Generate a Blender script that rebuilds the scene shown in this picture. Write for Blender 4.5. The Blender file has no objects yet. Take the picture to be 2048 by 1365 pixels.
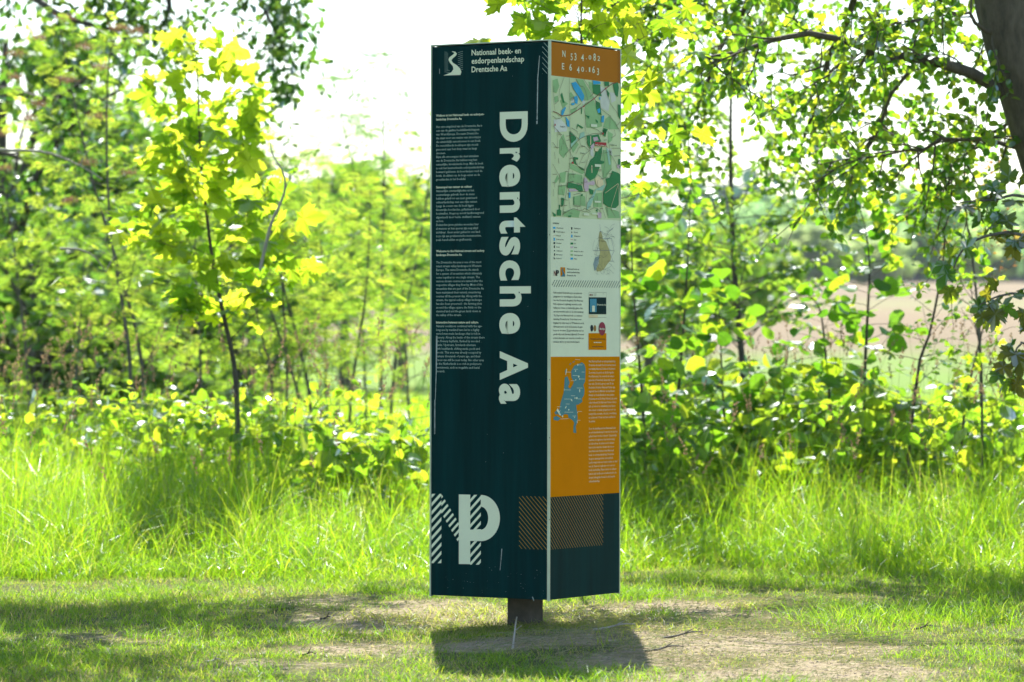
import bpy, math, random
import numpy as np
from mathutils import Matrix, Vector, Euler

# ------------------------------------------------------------------ camera
SC = bpy.context.scene
COL = SC.collection
FPX = 7680.0                       # 135 mm lens on 36 mm sensor, at 2048 px
EYE = Vector((0.0, 0.0, 1.04))
PITCH, ROLL = math.radians(0.056), math.radians(0.12)
cam_d = bpy.data.cameras.new('camera')
cam = bpy.data.objects.new('camera', cam_d)
COL.objects.link(cam)
cam_d.lens = 135.0
cam_d.sensor_width = 36.0
cam_d.clip_start = 0.5
cam_d.clip_end = 9000
cam_d.dof.use_dof = True
cam_d.dof.focus_distance = 13.9
cam_d.dof.aperture_fstop = 4.8
cam_d.dof.aperture_blades = 0
CAMROT = Euler((math.pi / 2 + PITCH, 0, 0)).to_matrix() @ Matrix.Rotation(ROLL, 3, 'Z')
cam.matrix_world = Matrix.Translation(EYE) @ CAMROT.to_4x4()
SC.camera = cam

# ------------------------------------------------------------------ world, sun, exposure
SUN_EL, SUN_AZ = math.radians(50), math.radians(-2)      # azimuth from +Y towards +X
world = bpy.data.worlds.new("World")
SC.world = world
world.use_nodes = True
nt = world.node_tree
for n in list(nt.nodes):
    nt.nodes.remove(n)
wo = nt.nodes.new('ShaderNodeOutputWorld')
bg = nt.nodes.new('ShaderNodeBackground')
sky = nt.nodes.new('ShaderNodeTexSky')
sky.sky_type = 'NISHITA'
sky.sun_disc = False
sky.sun_elevation = SUN_EL
sky.sun_rotation = SUN_AZ
sky.air_density = 1.0
sky.dust_density = 0.8
sky.ozone_density = 1.5
bg.inputs['Strength'].default_value = 0.118
nt.links.new(sky.outputs[0], bg.inputs[0])
nt.links.new(bg.outputs[0], wo.inputs[0])
sun_d = bpy.data.lights.new('sun', 'SUN')
sun_d.energy = 4.9
sun_d.angle = math.radians(0.53)
sun_d.color = (1.0, 0.96, 0.88)
sun = bpy.data.objects.new('sun', sun_d)
COL.objects.link(sun)
SUNV = Vector((math.sin(SUN_AZ) * math.cos(SUN_EL), math.cos(SUN_AZ) * math.cos(SUN_EL), math.sin(SUN_EL)))
sun.rotation_euler = SUNV.to_track_quat('Z', 'Y').to_euler()
SC.view_settings.view_transform = 'Standard'
SC.view_settings.look = 'None'
SC.view_settings.exposure = 1.42
SC.view_settings.gamma = 1
SC.view_settings.use_curve_mapping = False
SC.render.engine = 'CYCLES'
cy = SC.cycles
cy.max_bounces = 8
cy.diffuse_bounces = 4
cy.glossy_bounces = 2
cy.transmission_bounces = 5
cy.volume_bounces = 0
cy.transparent_max_bounces = 4
cy.sample_clamp_indirect = 6
cy.use_denoising = True
cy.caustics_reflective = False
cy.caustics_refractive = False

# ------------------------------------------------------------------ helpers
R0 = np.random.default_rng(7)


def ray(px, py):
    return CAMROT @ Vector(((px - 1024) / FPX, (682.5 - py) / FPX, -1.0))


def at(px, py, Y):
    d = ray(px, py)
    return EYE + d * (Y / d.y)


def tag(o, label=None, cat=None, group=None, kind=None):
    if label: o['label'] = label
    if cat: o['category'] = cat
    if group: o['group'] = group
    if kind: o['kind'] = kind
    return o


def empty(name, loc, label, cat, group=None):
    o = bpy.data.objects.new(name, None)
    COL.objects.link(o)
    o.location = loc
    o.empty_display_size = 0.1
    return tag(o, label, cat, group)


def mesh_arrays(name, V, F, tint=None, smooth=False):
    V = np.asarray(V, dtype=np.float32).reshape(-1, 3)
    F = np.asarray(F, dtype=np.int32).reshape(len(F), -1)
    k = F.shape[1]
    me = bpy.data.meshes.new(name)
    me.vertices.add(len(V))
    me.vertices.foreach_set('co', V.ravel())
    me.loops.add(F.size)
    me.loops.foreach_set('vertex_index', F.ravel())
    me.polygons.add(len(F))
    me.polygons.foreach_set('loop_start', np.arange(0, F.size, k, dtype=np.int32))
    me.polygons.foreach_set('loop_total', np.full(len(F), k, dtype=np.int32))
    me.polygons.foreach_set('use_smooth', np.full(len(F), smooth, dtype=bool))
    if tint is not None:
        a = me.attributes.new('tint', 'FLOAT', 'POINT')
        a.data.foreach_set('value', np.asarray(tint, dtype=np.float32))
    me.update(calc_edges=True)
    return me


def link(name, me, mat, parent=None, loc=None, kind=None):
    o = bpy.data.objects.new(name, me)
    COL.objects.link(o)
    if mat is not None and not me.materials:
        me.materials.append(mat)
    if parent: o.parent = parent
    if loc is not None: o.location = loc
    if kind: o['kind'] = kind
    return o


def norm(v):
    return v / (np.linalg.norm(v, axis=-1, keepdims=True) + 1e-9)


# ------------------------------------------------------------------ materials
def newmat(name):
    m = bpy.data.materials.new(name)
    m.use_nodes = True
    n = m.node_tree.nodes
    for x in list(n): n.remove(x)
    out = n.new('ShaderNodeOutputMaterial')
    return m, m.node_tree, out


def ramp(t, fac, stops):
    r = t.nodes.new('ShaderNodeValToRGB')
    while len(r.color_ramp.elements) < len(stops): r.color_ramp.elements.new(0.5)
    for e, (p, c) in zip(r.color_ramp.elements, stops):
        e.position = p
        e.color = (*c, 1)
    if fac is not None: t.links.new(fac, r.inputs[0])
    return r.outputs[0]


def noise(t, scale, detail=3, coord=None, rough=0.55):
    n = t.nodes.new('ShaderNodeTexNoise')
    n.inputs['Scale'].default_value = scale
    n.inputs['Detail'].default_value = detail
    n.inputs['Roughness'].default_value = rough
    if coord is not None: t.links.new(coord, n.inputs['Vector'])
    return n.outputs[0]


def leafmat(name, refl, trans, tfac=0.5, gloss=0.10, rough=0.38, objinfo=False):
    """refl / trans: lists of colours across the tint range 0..1"""
    m, t, out = newmat(name)
    if objinfo:
        src = t.nodes.new('ShaderNodeObjectInfo').outputs['Random']
    else:
        a = t.nodes.new('ShaderNodeAttribute')
        a.attribute_name = 'tint'
        src = a.outputs['Fac']
    st = lambda L: [(i / max(1, len(L) - 1), c) for i, c in enumerate(L)]
    d = t.nodes.new('ShaderNodeBsdfDiffuse')
    tr = t.nodes.new('ShaderNodeBsdfTranslucent')
    g = t.nodes.new('ShaderNodeBsdfGlossy')
    g.inputs['Roughness'].default_value = rough
    g.inputs['Color'].default_value = (.9, .95, 1, 1)
    t.links.new(ramp(t, src, st(refl)), d.inputs[0])
    t.links.new(ramp(t, src, st(trans)), tr.inputs[0])
    m1 = t.nodes.new('ShaderNodeMixShader')
    m1.inputs[0].default_value = tfac
    t.links.new(d.outputs[0], m1.inputs[1])
    t.links.new(tr.outputs[0], m1.inputs[2])
    lw = t.nodes.new('ShaderNodeFresnel')
    lw.inputs[0].default_value = 1.42
    mu = t.nodes.new('ShaderNodeMath')
    mu.operation = 'MULTIPLY'
    mu.use_clamp = True
    mu.inputs[1].default_value = gloss * 3
    t.links.new(lw.outputs[0], mu.inputs[0])
    m2 = t.nodes.new('ShaderNodeMixShader')
    t.links.new(mu.outputs[0], m2.inputs[0])
    t.links.new(m1.outputs[0], m2.inputs[1])
    t.links.new(g.outputs[0], m2.inputs[2])
    t.links.new(m2.outputs[0], out.inputs[0])
    return m


def plain(name, col, rough=0.6, metal=0.0, var=0.12, scale=14, spec=0.15, bump=0.0, stretch=1.0):
    m, t, out = newmat(name)
    b = t.nodes.new('ShaderNodeBsdfPrincipled')
    tc = t.nodes.new('ShaderNodeTexCoord').outputs['Object']
    if stretch != 1.0:
        mp = t.nodes.new('ShaderNodeMapping')
        mp.inputs['Scale'].default_value = (1, 1, stretch)
        t.links.new(tc, mp.inputs[0])
        tc = mp.outputs[0]
    n = noise(t, scale, 5, tc)
    c0 = tuple(max(0, c * (1 - var)) for c in col)
    c1 = tuple(c * (1 + var) for c in col)
    t.links.new(ramp(t, n, [(0.3, c0), (0.7, c1)]), b.inputs['Base Color'])
    b.inputs['Roughness'].default_value = rough
    b.inputs['Metallic'].default_value = metal
    b.inputs['Specular IOR Level'].default_value = spec
    if bump:
        bp = t.nodes.new('ShaderNodeBump')
        bp.inputs['Strength'].default_value = bump
        bp.inputs['Distance'].default_value = 0.01
        t.links.new(n, bp.inputs['Height'])
        t.links.new(bp.outputs[0], b.inputs['Normal'])
    t.links.new(b.outputs[0], out.inputs[0])
    return m


def bark(name, c0, c1, scale=30, stretch=0.18):
    m, t, out = newmat(name)
    b = t.nodes.new('ShaderNodeBsdfPrincipled')
    tc = t.nodes.new('ShaderNodeTexCoord').outputs['Object']
    mp = t.nodes.new('ShaderNodeMapping')
    mp.inputs['Scale'].default_value = (1, 1, stretch)
    t.links.new(tc, mp.inputs[0])
    n = noise(t, scale, 6, mp.outputs[0], 0.7)
    t.links.new(ramp(t, n, [(0.3, c0), (0.7, c1)]), b.inputs['Base Color'])
    b.inputs['Roughness'].default_value = 0.85
    bp = t.nodes.new('ShaderNodeBump')
    bp.inputs['Strength'].default_value = 0.9
    bp.inputs['Distance'].default_value = 0.02
    t.links.new(n, bp.inputs['Height'])
    t.links.new(bp.outputs[0], b.inputs['Normal'])
    t.links.new(b.outputs[0], out.inputs[0])
    return m


M = {}
M['bark_dark'] = bark('bark_dark', (.035, .028, .02), (.12, .10, .075))
M['bark_grey'] = bark('bark_grey', (.06, .055, .04), (.2, .18, .14))
M['twig_pale'] = bark('twig_pale', (.3, .27, .22), (.55, .5, .42), 60)
M['maple'] = leafmat('maple_leaf', [(.05, .12, .012), (.09, .17, .015), (.12, .19, .02)],
                     [(.24, .46, .02), (.54, .72, .03), (.76, .84, .05)], .68, .03, .5, True)
M['maple_mix'] = leafmat('maple_leaf_mix', [(.05, .12, .012), (.09, .17, .015), (.12, .19, .02)],
                         [(.24, .46, .02), (.54, .72, .03), (.76, .84, .05)], .68, .03, .5)
M['rowan'] = leafmat('rowan_leaf', [(.05, .11, .014), (.08, .15, .02), (.10, .16, .03)],
                     [(.18, .38, .03), (.42, .64, .045), (.66, .76, .07)], .62, .05, .45)
M['hazel'] = leafmat('hazel_leaf', [(.035, .10, .015), (.05, .13, .018), (.07, .15, .02)],
                     [(.12, .34, .015), (.30, .58, .02), (.62, .78, .03)], .56, .09, .36, True)
M['hazel_mix'] = leafmat('hazel_leaf_mix', [(.035, .10, .015), (.05, .13, .018), (.07, .15, .02)],
                         [(.12, .34, .015), (.30, .58, .02), (.62, .78, .03)], .56, .09, .36)
M['birch'] = leafmat('birch_leaf', [(.04, .09, .015), (.06, .12, .02), (.08, .14, .03)],
                     [(.15, .34, .03), (.30, .50, .04), (.5, .62, .06)], .56, .09, .35)
M['oak'] = leafmat('oak_leaf', [(.03, .075, .014), (.045, .10, .018), (.06, .12, .02)],
                   [(.08, .24, .02), (.17, .36, .03), (.42, .56, .05)], .5, .09, .35)
M['dark_leaf'] = leafmat('dark_leaf', [(.04, .09, .025), (.06, .12, .028), (.08, .15, .03)],
                         [(.10, .28, .02), (.22, .44, .025), (.46, .64, .04)], .4, .08, .4)
M['thorn'] = leafmat('hawthorn_leaf', [(.03, .085, .014), (.05, .11, .018), (.06, .12, .02)],
                     [(.08, .24, .01), (.16, .34, .012), (.34, .5, .02)], .45, .12, .3)
M['copper'] = leafmat('copper_leaf', [(.06, .12, .03), (.09, .09, .03), (.06, .14, .03)],
                      [(.16, .40, .02), (.40, .36, .02), (.24, .52, .03)], .5, .06, .4, True)
M['redtwig'] = leafmat('red_twig_leaf', [(.16, .07, .04), (.2, .12, .05), (.2, .16, .05)],
                       [(.4, .16, .05), (.5, .3, .05), (.5, .4, .06)], .5, .04)
M['bramble'] = leafmat('bramble_leaf', [(.04, .10, .02), (.06, .13, .025), (.08, .16, .03)],
                       [(.24, .54, .02), (.46, .72, .03), (.72, .82, .04)], .6, .14, .34)
M['grass'] = leafmat('grass_blade', [(.05, .12, .014), (.08, .16, .018), (.12, .18, .03), (.34, .27, .12)],
                     [(.22, .48, .015), (.40, .68, .012), (.66, .80, .03), (.6, .5, .2)], .62, .03, .38)
M['lawn'] = leafmat('lawn_blade', [(.045, .105, .018), (.07, .14, .022), (.13, .17, .04), (.36, .28, .14)],
                    [(.17, .38, .015), (.34, .58, .015), (.56, .64, .035), (.56, .45, .2)], .55, .015, .5)
M['straw'] = leafmat('straw_blade', [(.12, .17, .06), (.24, .23, .11), (.33, .27, .15)],
                     [(.16, .24, .06), (.28, .28, .11), (.34, .28, .15)], .3, .015, .5)
M['seed'] = leafmat('seed_head', [(.16, .12, .07), (.24, .15, .10), (.3, .24, .14)],
                    [(.3, .2, .1), (.35, .22, .13), (.4, .3, .15)], .4, .03)
M['flower'] = leafmat('faded_flower', [(.20, .10, .07), (.28, .15, .1), (.35, .22, .14)],
                      [(.3, .14, .08), (.35, .2, .1), (.4, .26, .14)], .35, .02)
M['grass_stem'] = plain('grass_stem', (.16, .24, .05), .5, var=.3)
M['pink'] = plain('pink_petal', (.65, .28, .5), .6)
M['far'] = leafmat('far_leaf', [(.05, .09, .03), (.07, .12, .035), (.10, .15, .04)],
                   [(.10, .18, .03), (.14, .24, .03), (.2, .3, .04)], .4, .02, .6)
M['farwood_haze'] = leafmat('far_wood', [(.02, .04, .028), (.03, .055, .03), (.04, .07, .03)],  # blue of distance haze put into the wood's leaf colour
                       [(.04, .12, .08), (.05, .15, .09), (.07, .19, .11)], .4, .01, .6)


def far_haze_tinted():  # paleness of distance haze put into the leaf colours of the far trees
    m, t, out = newmat('far_tree_leaf')
    oi = t.nodes.new('ShaderNodeObjectInfo').outputs['Random']
    a = t.nodes.new('ShaderNodeAttribute')
    a.attribute_name = 'tint'
    mix = t.nodes.new('ShaderNodeMath')
    mix.operation = 'MULTIPLY_ADD'
    mix.inputs[1].default_value = 0.7
    t.links.new(oi, mix.inputs[0])
    m3 = t.nodes.new('ShaderNodeMath')
    m3.operation = 'MULTIPLY'
    m3.inputs[1].default_value = 0.3
    t.links.new(a.outputs['Fac'], m3.inputs[0])
    t.links.new(m3.outputs[0], mix.inputs[2])
    d = t.nodes.new('ShaderNodeBsdfDiffuse')
    tr = t.nodes.new('ShaderNodeBsdfTranslucent')
    t.links.new(ramp(t, mix.outputs[0], [(0, (.08, .14, .07)), (.5, (.13, .20, .08)), (1, (.2, .27, .10))]), d.inputs[0])
    t.links.new(ramp(t, mix.outputs[0], [(0, (.30, .56, .22)), (.5, (.50, .74, .26)), (1, (.74, .86, .34))]), tr.inputs[0])
    m1 = t.nodes.new('ShaderNodeMixShader')
    m1.inputs[0].default_value = .65
    t.links.new(d.outputs[0], m1.inputs[1])
    t.links.new(tr.outputs[0], m1.inputs[2])
    t.links.new(m1.outputs[0], out.inputs[0])
    return m


M['fartree'] = far_haze_tinted()
M['willow'] = leafmat('willow_leaf', [(.14, .2, .09), (.18, .24, .11), (.2, .26, .12)], [(.5, .66, .24), (.6, .74, .28), (.66, .8, .3)], .5, .02, .6)


# ------------------------------------------------------------------ ground
def px_ground(px, py):
    d = ray(px, py)
    k = -EYE.z / d.z
    return EYE + d * k


def wob(x, y, f, s):
    return (np.sin(x * f * 1.0 + s) * np.cos(y * f * 1.3 + s * 2.1) + .6 * np.sin(x * f * 2.3 - y * f * 1.1 + s * 3.7)
            + .4 * np.cos(x * f * 3.9 + y * f * 3.1 + s * 5.3) + .25 * np.sin(x * f * 7.7 + s) * np.sin(y * f * 8.9 + s)) / 2.25


BLOBS = [  # px, py, radius x (m), radius y (m), strength
    (1450, 1290, .42, .55, 1.0), (1640, 1345, .36, .5, 1.0), (1520, 1232, .32, .45, .85), (1330, 1330, .30, .35, .9), (1480, 1350, .5, .45, .9),
    (1360, 1214, .32, .5, .85), (1700, 1300, .25, .3, .55), (1090, 1300, .26, .28, .95), (960, 1300, .22, .25, .7),
    (760, 1240, .32, .5, 1.0), (900, 1228, .28, .7, 1.0), (640, 1212, .24, .5, .6), (700, 1300, .3, .32, .75),
    (560, 1335, .26, .22, .7), (1230, 1260, .24, .6, .85), (1200, 1225, .22, .6, .85), (230, 1275, .22, .3, .35),
    (1053, 1245, .2, .4, .9)]
BL = [(px_ground(a, b), c, d, e) for a, b, c, d, e in BLOBS]


def bare(x, y):
    b = np.zeros_like(x)
    for p, rx, ry, s in BL:
        b = np.maximum(b, s * np.exp(-(((x - p.x) / rx) ** 2 + ((y - p.y) / ry) ** 2) ** 1.2 * .8))
    b = b + .26 * wob(x, y, 4.1, 1.3) * (b > .02) + .12 * wob(x, y, 11, .3)
    return np.clip(b, 0, 1)


def ground_z(x, y):
    x = np.asarray(x, float); y = np.asarray(y, float)
    near = np.exp(-((y - 15) / 9.0) ** 4) * np.exp(-(x / 6.0) ** 4)
    z = near * (.018 * wob(x, y, 1.7, .4) + .007 * wob(x, y, 6.3, 2.0))
    z = z + .05 * np.exp(-(((x - .35) / .35) ** 2 + ((y - 13.1) / .5) ** 2))
    z = z - .06 * np.exp(-(((x - .05) / .32) ** 2 + ((y - 14.45) / .35) ** 2))
    t = np.clip((y - 58) / 30, 0, 1)
    rise = np.where(y > 58, (np.minimum(y, 420) - 58) * .0224 * t * t * (3 - 2 * t), 0)
    rise = rise + np.where(y > 420, (np.minimum(y, 1500) - 420) * .004, 0)
    return z + rise + np.where(y > 40, .12 * wob(x, y, .05, 1.0) * np.clip((y - 40) / 40, 0, 1), 0)


def gz(x, y):
    return float(ground_z(np.array(float(x)), np.array(float(y))))


xs = np.concatenate([-np.geomspace(2500, 4.1, 34), np.arange(-4, 4.01, .06), np.geomspace(4.1, 2500, 34)])
ys = np.concatenate([-np.geomspace(400, 2, 14), np.arange(0, 10.5, .5), np.arange(10.6, 22, .05), np.arange(22, 40, .3), np.geomspace(40.3, 5000, 60)])
GX, GY = np.meshgrid(xs, ys)
GZ = ground_z(GX, GY)
V = np.stack([GX, GY, GZ], -1).reshape(-1, 3)
nx, ny = len(xs), len(ys)
ii = np.arange(nx * ny).reshape(ny, nx)
F = np.stack([ii[:-1, :-1], ii[:-1, 1:], ii[1:, 1:], ii[1:, :-1]], -1).reshape(-1, 4)
gm = mesh_arrays('ground', V, F, bare(GX, GY).ravel(), True)


def ground_mat():
    m, t, out = newmat('ground')
    b = t.nodes.new('ShaderNodeBsdfPrincipled')
    b.inputs['Roughness'].default_value = .95
    b.inputs['Specular IOR Level'].default_value = .1
    pos = t.nodes.new('ShaderNodeNewGeometry').outputs['Position']
    a = t.nodes.new('ShaderNodeAttribute')
    a.attribute_name = 'tint'
    n1 = noise(t, 22, 8, pos, .7)
    n2 = noise(t, 2.2, 4, pos)
    n3 = noise(t, 130, 4, pos, .7)
    soil = ramp(t, n1, [(.3, (.17, .13, .085)), (.52, (.30, .245, .15)), (.75, (.41, .35, .23))])
    turf = ramp(t, n1, [(.3, (.04, .055, .018)), (.6, (.10, .11, .035)), (.8, (.2, .17, .08))])
    # bare factor sharpened by noise
    ad = t.nodes.new('ShaderNodeMath'); ad.operation = 'ADD'
    s1 = t.nodes.new('ShaderNodeMath'); s1.operation = 'MULTIPLY_ADD'
    s1.inputs[1].default_value = .7; s1.inputs[2].default_value = -.35
    t.links.new(n1, s1.inputs[0])
    t.links.new(a.outputs['Fac'], ad.inputs[0]); t.links.new(s1.outputs[0], ad.inputs[1])
    f = ramp(t, ad.outputs[0], [(.25, (0, 0, 0)), (.55, (1, 1, 1))])
    mx = t.nodes.new('ShaderNodeMixRGB')
    t.links.new(f, mx.inputs[0]); t.links.new(turf, mx.inputs[1]); t.links.new(soil, mx.inputs[2])
    sp = t.nodes.new('ShaderNodeSeparateXYZ')
    t.links.new(pos, sp.inputs[0])
    # meadow beyond 20 m, tan stubble field beyond ~100 m, green again past the tree line
    nb = noise(t, .035, 3, pos)
    wv = t.nodes.new('ShaderNodeMath'); wv.operation = 'MULTIPLY_ADD'
    wv.inputs[1].default_value = 70
    t.links.new(nb, wv.inputs[0]); t.links.new(sp.outputs['Y'], wv.inputs[2])
    mr = t.nodes.new('ShaderNodeMapRange')
    mr.inputs['From Min'].default_value = 0; mr.inputs['From Max'].default_value = 600
    t.links.new(wv.outputs[0], mr.inputs['Value'])
    land = ramp(t, mr.outputs[0], [(0, (.10, .17, .03)), (.09, (.12, .20, .03)), (.205, (.14, .22, .04)), (.235, (.18, .14, .085)), (.33, (.205, .155, .095)),
                                   (.40, (.20, .19, .09)), (.47, (.19, .145, .09)), (.74, (.215, .17, .105)), (.80, (.1, .14, .04))])
    mr2 = t.nodes.new('ShaderNodeMapRange')
    mr2.inputs['From Min'].default_value = 18; mr2.inputs['From Max'].default_value = 24
    t.links.new(sp.outputs['Y'], mr2.inputs['Value'])
    m2 = t.nodes.new('ShaderNodeMixRGB')
    t.links.new(mr2.outputs[0], m2.inputs[0]); t.links.new(mx.outputs[0], m2.inputs[1]); t.links.new(land, m2.inputs[2])
    t.links.new(m2.outputs[0], b.inputs['Base Color'])
    bp = t.nodes.new('ShaderNodeBump')
    bp.inputs['Strength'].default_value = .8; bp.inputs['Distance'].default_value = .012
    hh = t.nodes.new('ShaderNodeMath'); hh.operation = 'MULTIPLY_ADD'; hh.inputs[1].default_value = .5
    t.links.new(n3, hh.inputs[0]); t.links.new(n1, hh.inputs[2])
    t.links.new(hh.outputs[0], bp.inputs['Height'])
    t.links.new(bp.outputs[0], b.inputs['Normal'])
    t.links.new(b.outputs[0], out.inputs[0])
    return m


ground = link('ground', gm, ground_mat(), kind='structure')

# ------------------------------------------------------------------ information pillar
TH = math.radians(31.65)
W = 0.5066
FE = at(1098.8, 640, 13.69)
Fc = Vector((FE.x, FE.y, 0))
uL = Vector((math.cos(TH), -math.sin(TH), 0)); uR = Vector((math.sin(TH), math.cos(TH), 0))
OL = Fc - uL * W                      # left face starts at its far end
CEN = Fc + (uR - uL) * (W / 2)
ZT = at(1098.8, 81.5, 13.69).z
ZB = at(1098.8, 1202.8, 13.69).z
pillar = empty('information_pillar', CEN, 'tall square dark teal information pillar standing on a short brown post in the lawn', 'information pillar')


class Face:
    def __init__(s, O, u):
        s.O, s.u = O, u
        s.n = Vector((u.y, -u.x, 0))

    def uv(s, px, py):
        d = ray(px, py)
        k = (s.O - EYE).dot(s.n) / d.dot(s.n)
        p = EYE + d * k - s.O
        return p.dot(s.u), p.z

    def P(s, a, z, h):               # point on face, pillar-local
        return s.O + s.u * a + s.n * h + Vector((0, 0, z)) - CEN


FL, FR = Face(OL, uL), Face(Fc, uR)
M['teal'] = plain('dark_teal_laminate', (.0012, .0265, .0250), .42, var=.28, scale=26, spec=.03, stretch=.06)
M['sage'] = plain('pale_sage_print', (.72, .76, .52), .5, var=.03, spec=.0)
M['orange'] = plain('orange_laminate', (.62, .215, .002), .45, var=.03, spec=.0)
M['rust'] = plain('rust_orange_laminate', (.46, .17, .022), .45, var=.03, spec=.0)
M['alu'] = plain('aluminium_profile', (.46, .52, .36), .5, .35, var=.12, scale=9)
M['post'] = plain('brown_painted_post', (.085, .075, .058), .6, var=.3, scale=20)
M['ink'] = plain('dark_ink', (.012, .025, .022), .6)
M['body'] = plain('grey_green_lettering', (.36, .48, .38), .5, var=.02)
M['thin_orange'] = plain('thin_orange_line', (.44, .24, .03), .5)
M['scratch'] = plain('pale_scratch', (.34, .40, .36), .7, var=.4, scale=60)


def grow(F_, outline, h, mat, name, parent):
    """flat print: px outline(s) -> polygons on the face"""
    verts, faces = [], []
    for pl in outline:
        i = len(verts)
        for q in pl:
            a, z = F_.uv(*q)
            verts.append(F_.P(a, z, h))
        faces.append(list(range(i, i + len(pl))))
    me = bpy.data.meshes.new(name)
    me.from_pydata([tuple(v) for v in verts], [], faces)
    return link(name, me, mat, parent)


def polys_tri(F_, outline, h, mat, name, parent):
    """concave-safe version through tessellation"""
    from mathutils.geometry import tessellate_polygon
    verts, faces = [], []
    for pl in outline:
        i = len(verts)
        pts = []
        for q in pl:
            a, z = F_.uv(*q)
            pts.append(Vector((a, z, 0)))
            verts.append(F_.P(a, z, h))
        for t in tessellate_polygon([pts]):
            faces.append([i + k for k in t])
    me = bpy.data.meshes.new(name)
    me.from_pydata([tuple(v) for v in verts], [], faces)
    return link(name, me, mat, parent)


def strips(F_, lines, wpx, h, mat, name, parent):
    """px polylines of a width in metres -> ribbons on the face"""
    verts, faces = [], []
    for ln in lines:
        pts = [Vector(F_.uv(*q)) for q in ln]
        for a, b in zip(pts[:-1], pts[1:]):
            d = b - a
            if d.length < 1e-6: continue
            d.normalize()
            o = Vector((-d.y, d.x)) * wpx / 2
            i = len(verts)
            for q in (a - o, b - o, b + o, a + o):
                verts.append(F_.P(q.x, q.y, h))
            faces.append([i, i + 1, i + 2, i + 3])
    me = bpy.data.meshes.new(name)
    me.from_pydata([tuple(v) for v in verts], [], faces)
    return link(name, me, mat, parent)


_txt = {}


def text_verts(body, size=1, bold=0.0, line=1.0, res=2):
    c = bpy.data.curves.new('t', 'FONT')
    c.body = body; c.size = size; c.space_line = line; c.resolution_u = res; c.offset = bold
    o = bpy.data.objects.new('t', c)
    COL.objects.link(o)
    dg = bpy.context.evaluated_depsgraph_get()
    me = bpy.data.meshes.new_from_object(o.evaluated_get(dg))
    bpy.data.objects.remove(o)
    bpy.data.curves.remove(c)
    return me


def text(F_, body, p0, p1, size, h, mat, name, parent, bold=0.0, pitch=None, rot=False, ref=None, res=2):
    """p0 = px of first baseline start, p1 = px of the right end of the widest line. size in metres"""
    me = text_verts(body, 1.0, bold, (pitch / size) if pitch else 1.0, res)
    co = np.zeros(len(me.vertices) * 3)
    me.vertices.foreach_get('co', co)
    co = co.reshape(-1, 3)
    wid = co[:, 0].max() - co[:, 0].min()
    x0 = co[:, 0].min()
    a0, z0 = F_.uv(*p0)
    if rot:
        a1, z1 = F_.uv(*p1)
        kx = (z0 - z1) / wid
        pts = [F_.P(a0 + y * size, z0 - (x - x0) * kx, h) for x, y, _ in co]
    else:
        a1, z1 = F_.uv(p1[0], p0[1])
        kx = (a1 - a0) / wid
        pts = [F_.P(a0 + (x - x0) * kx, z0 + y * size, h) for x, y, _ in co]
    me.vertices.foreach_set('co', np.array([tuple(p) for p in pts]).ravel())
    me.update()
    me.name = name
    me.materials.clear()
    return link(name, me, mat, parent)


def slab(F_, a0, a1, z0, z1, h0, h1, mat, name, parent, bev=.0):
    v = [F_.P(a, z, h) for h in (h0, h1) for (a, z) in ((a0, z0), (a1, z0), (a1, z1), (a0, z1))]
    f = [(3, 2, 1, 0), (4, 5, 6, 7), (0, 1, 5, 4), (1, 2, 6, 5), (2, 3, 7, 6), (3, 0, 4, 7)]
    me = bpy.data.meshes.new(name)
    me.from_pydata([tuple(x) for x in v], [], f)
    return link(name, me, mat, parent)


E_ = .0075      # panels stop this far from the corners
FB1 = Face(Fc + (uR - uL) * W, -uR)     # rear left face
FB2 = Face(Fc + uR * W, -uL)            # rear right face
pl_ = slab(FL, E_, W - E_, ZB + .004, ZT - .004, -.008, 0, M['teal'], 'panel', pillar)
pl_['label'] = 'dark teal front panel with the tall vertical lettering'
pr_ = slab(FR, E_, W - E_, ZB + .004, ZT - .004, -.008, 0, M['teal'], 'panel', pillar)
pr_['label'] = 'side panel with orange fields and a map'
for f_ in (FB1, FB2):
    p_ = slab(f_, E_, W - E_, ZB + .004, ZT - .004, -.008, 0, M['teal'], 'panel', pillar)
# corner profiles: small chamfered angle bars
for c_ in (Vector((-1, -1)), Vector((1, -1)), Vector((1, 1)), Vector((-1, 1))):
    # local square axes: a along uL, b along uR ; corner positions
    k = W / 2
    cc = uL * (k * c_.x) + uR * (k * -c_.y) if False else uL * (k * c_.x) + uR * (k * c_.y)
    ex = -uL * c_.x; ey = -uR * c_.y
    e = E_ - .0006
    pr = [ex * e + ey * 0.0 + (-ey) * .0015, ex * .0018 - ey * .0015, -ex * .0015 + ey * .0018, -ex * .0015 + ey * e, ex * .011 + ey * e, ex * .011 + ey * .011, ex * e + ey * .011]
    v = [tuple(cc + q + Vector((0, 0, z))) for z in (ZB, ZT) for q in pr]
    n = len(pr)
    f = [list(range(n)), list(range(n, 2 * n))] + [[i, (i + 1) % n, n + (i + 1) % n, n + i] for i in range(n)]
    me = bpy.data.meshes.new('corner_profile')
    me.from_pydata(v, [], f)
    link('corner_profile', me, M['alu'], pillar)


def boxz(name, half, z0, z1, mat, parent, inset=0):
    v = [tuple((uL * sx + uR * sy) * half + Vector((0, 0, z))) for z in (z0, z1) for sx, sy in ((-1, -1), (1, -1), (1, 1), (-1, 1))]
    f = [(3, 2, 1, 0), (4, 5, 6, 7), (0, 1, 5, 4), (1, 2, 6, 5), (2, 3, 7, 6), (3, 0, 4, 7)]
    me = bpy.data.meshes.new(name)
    me.from_pydata(v, [], f)
    return link(name, me, mat, parent)


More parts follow.
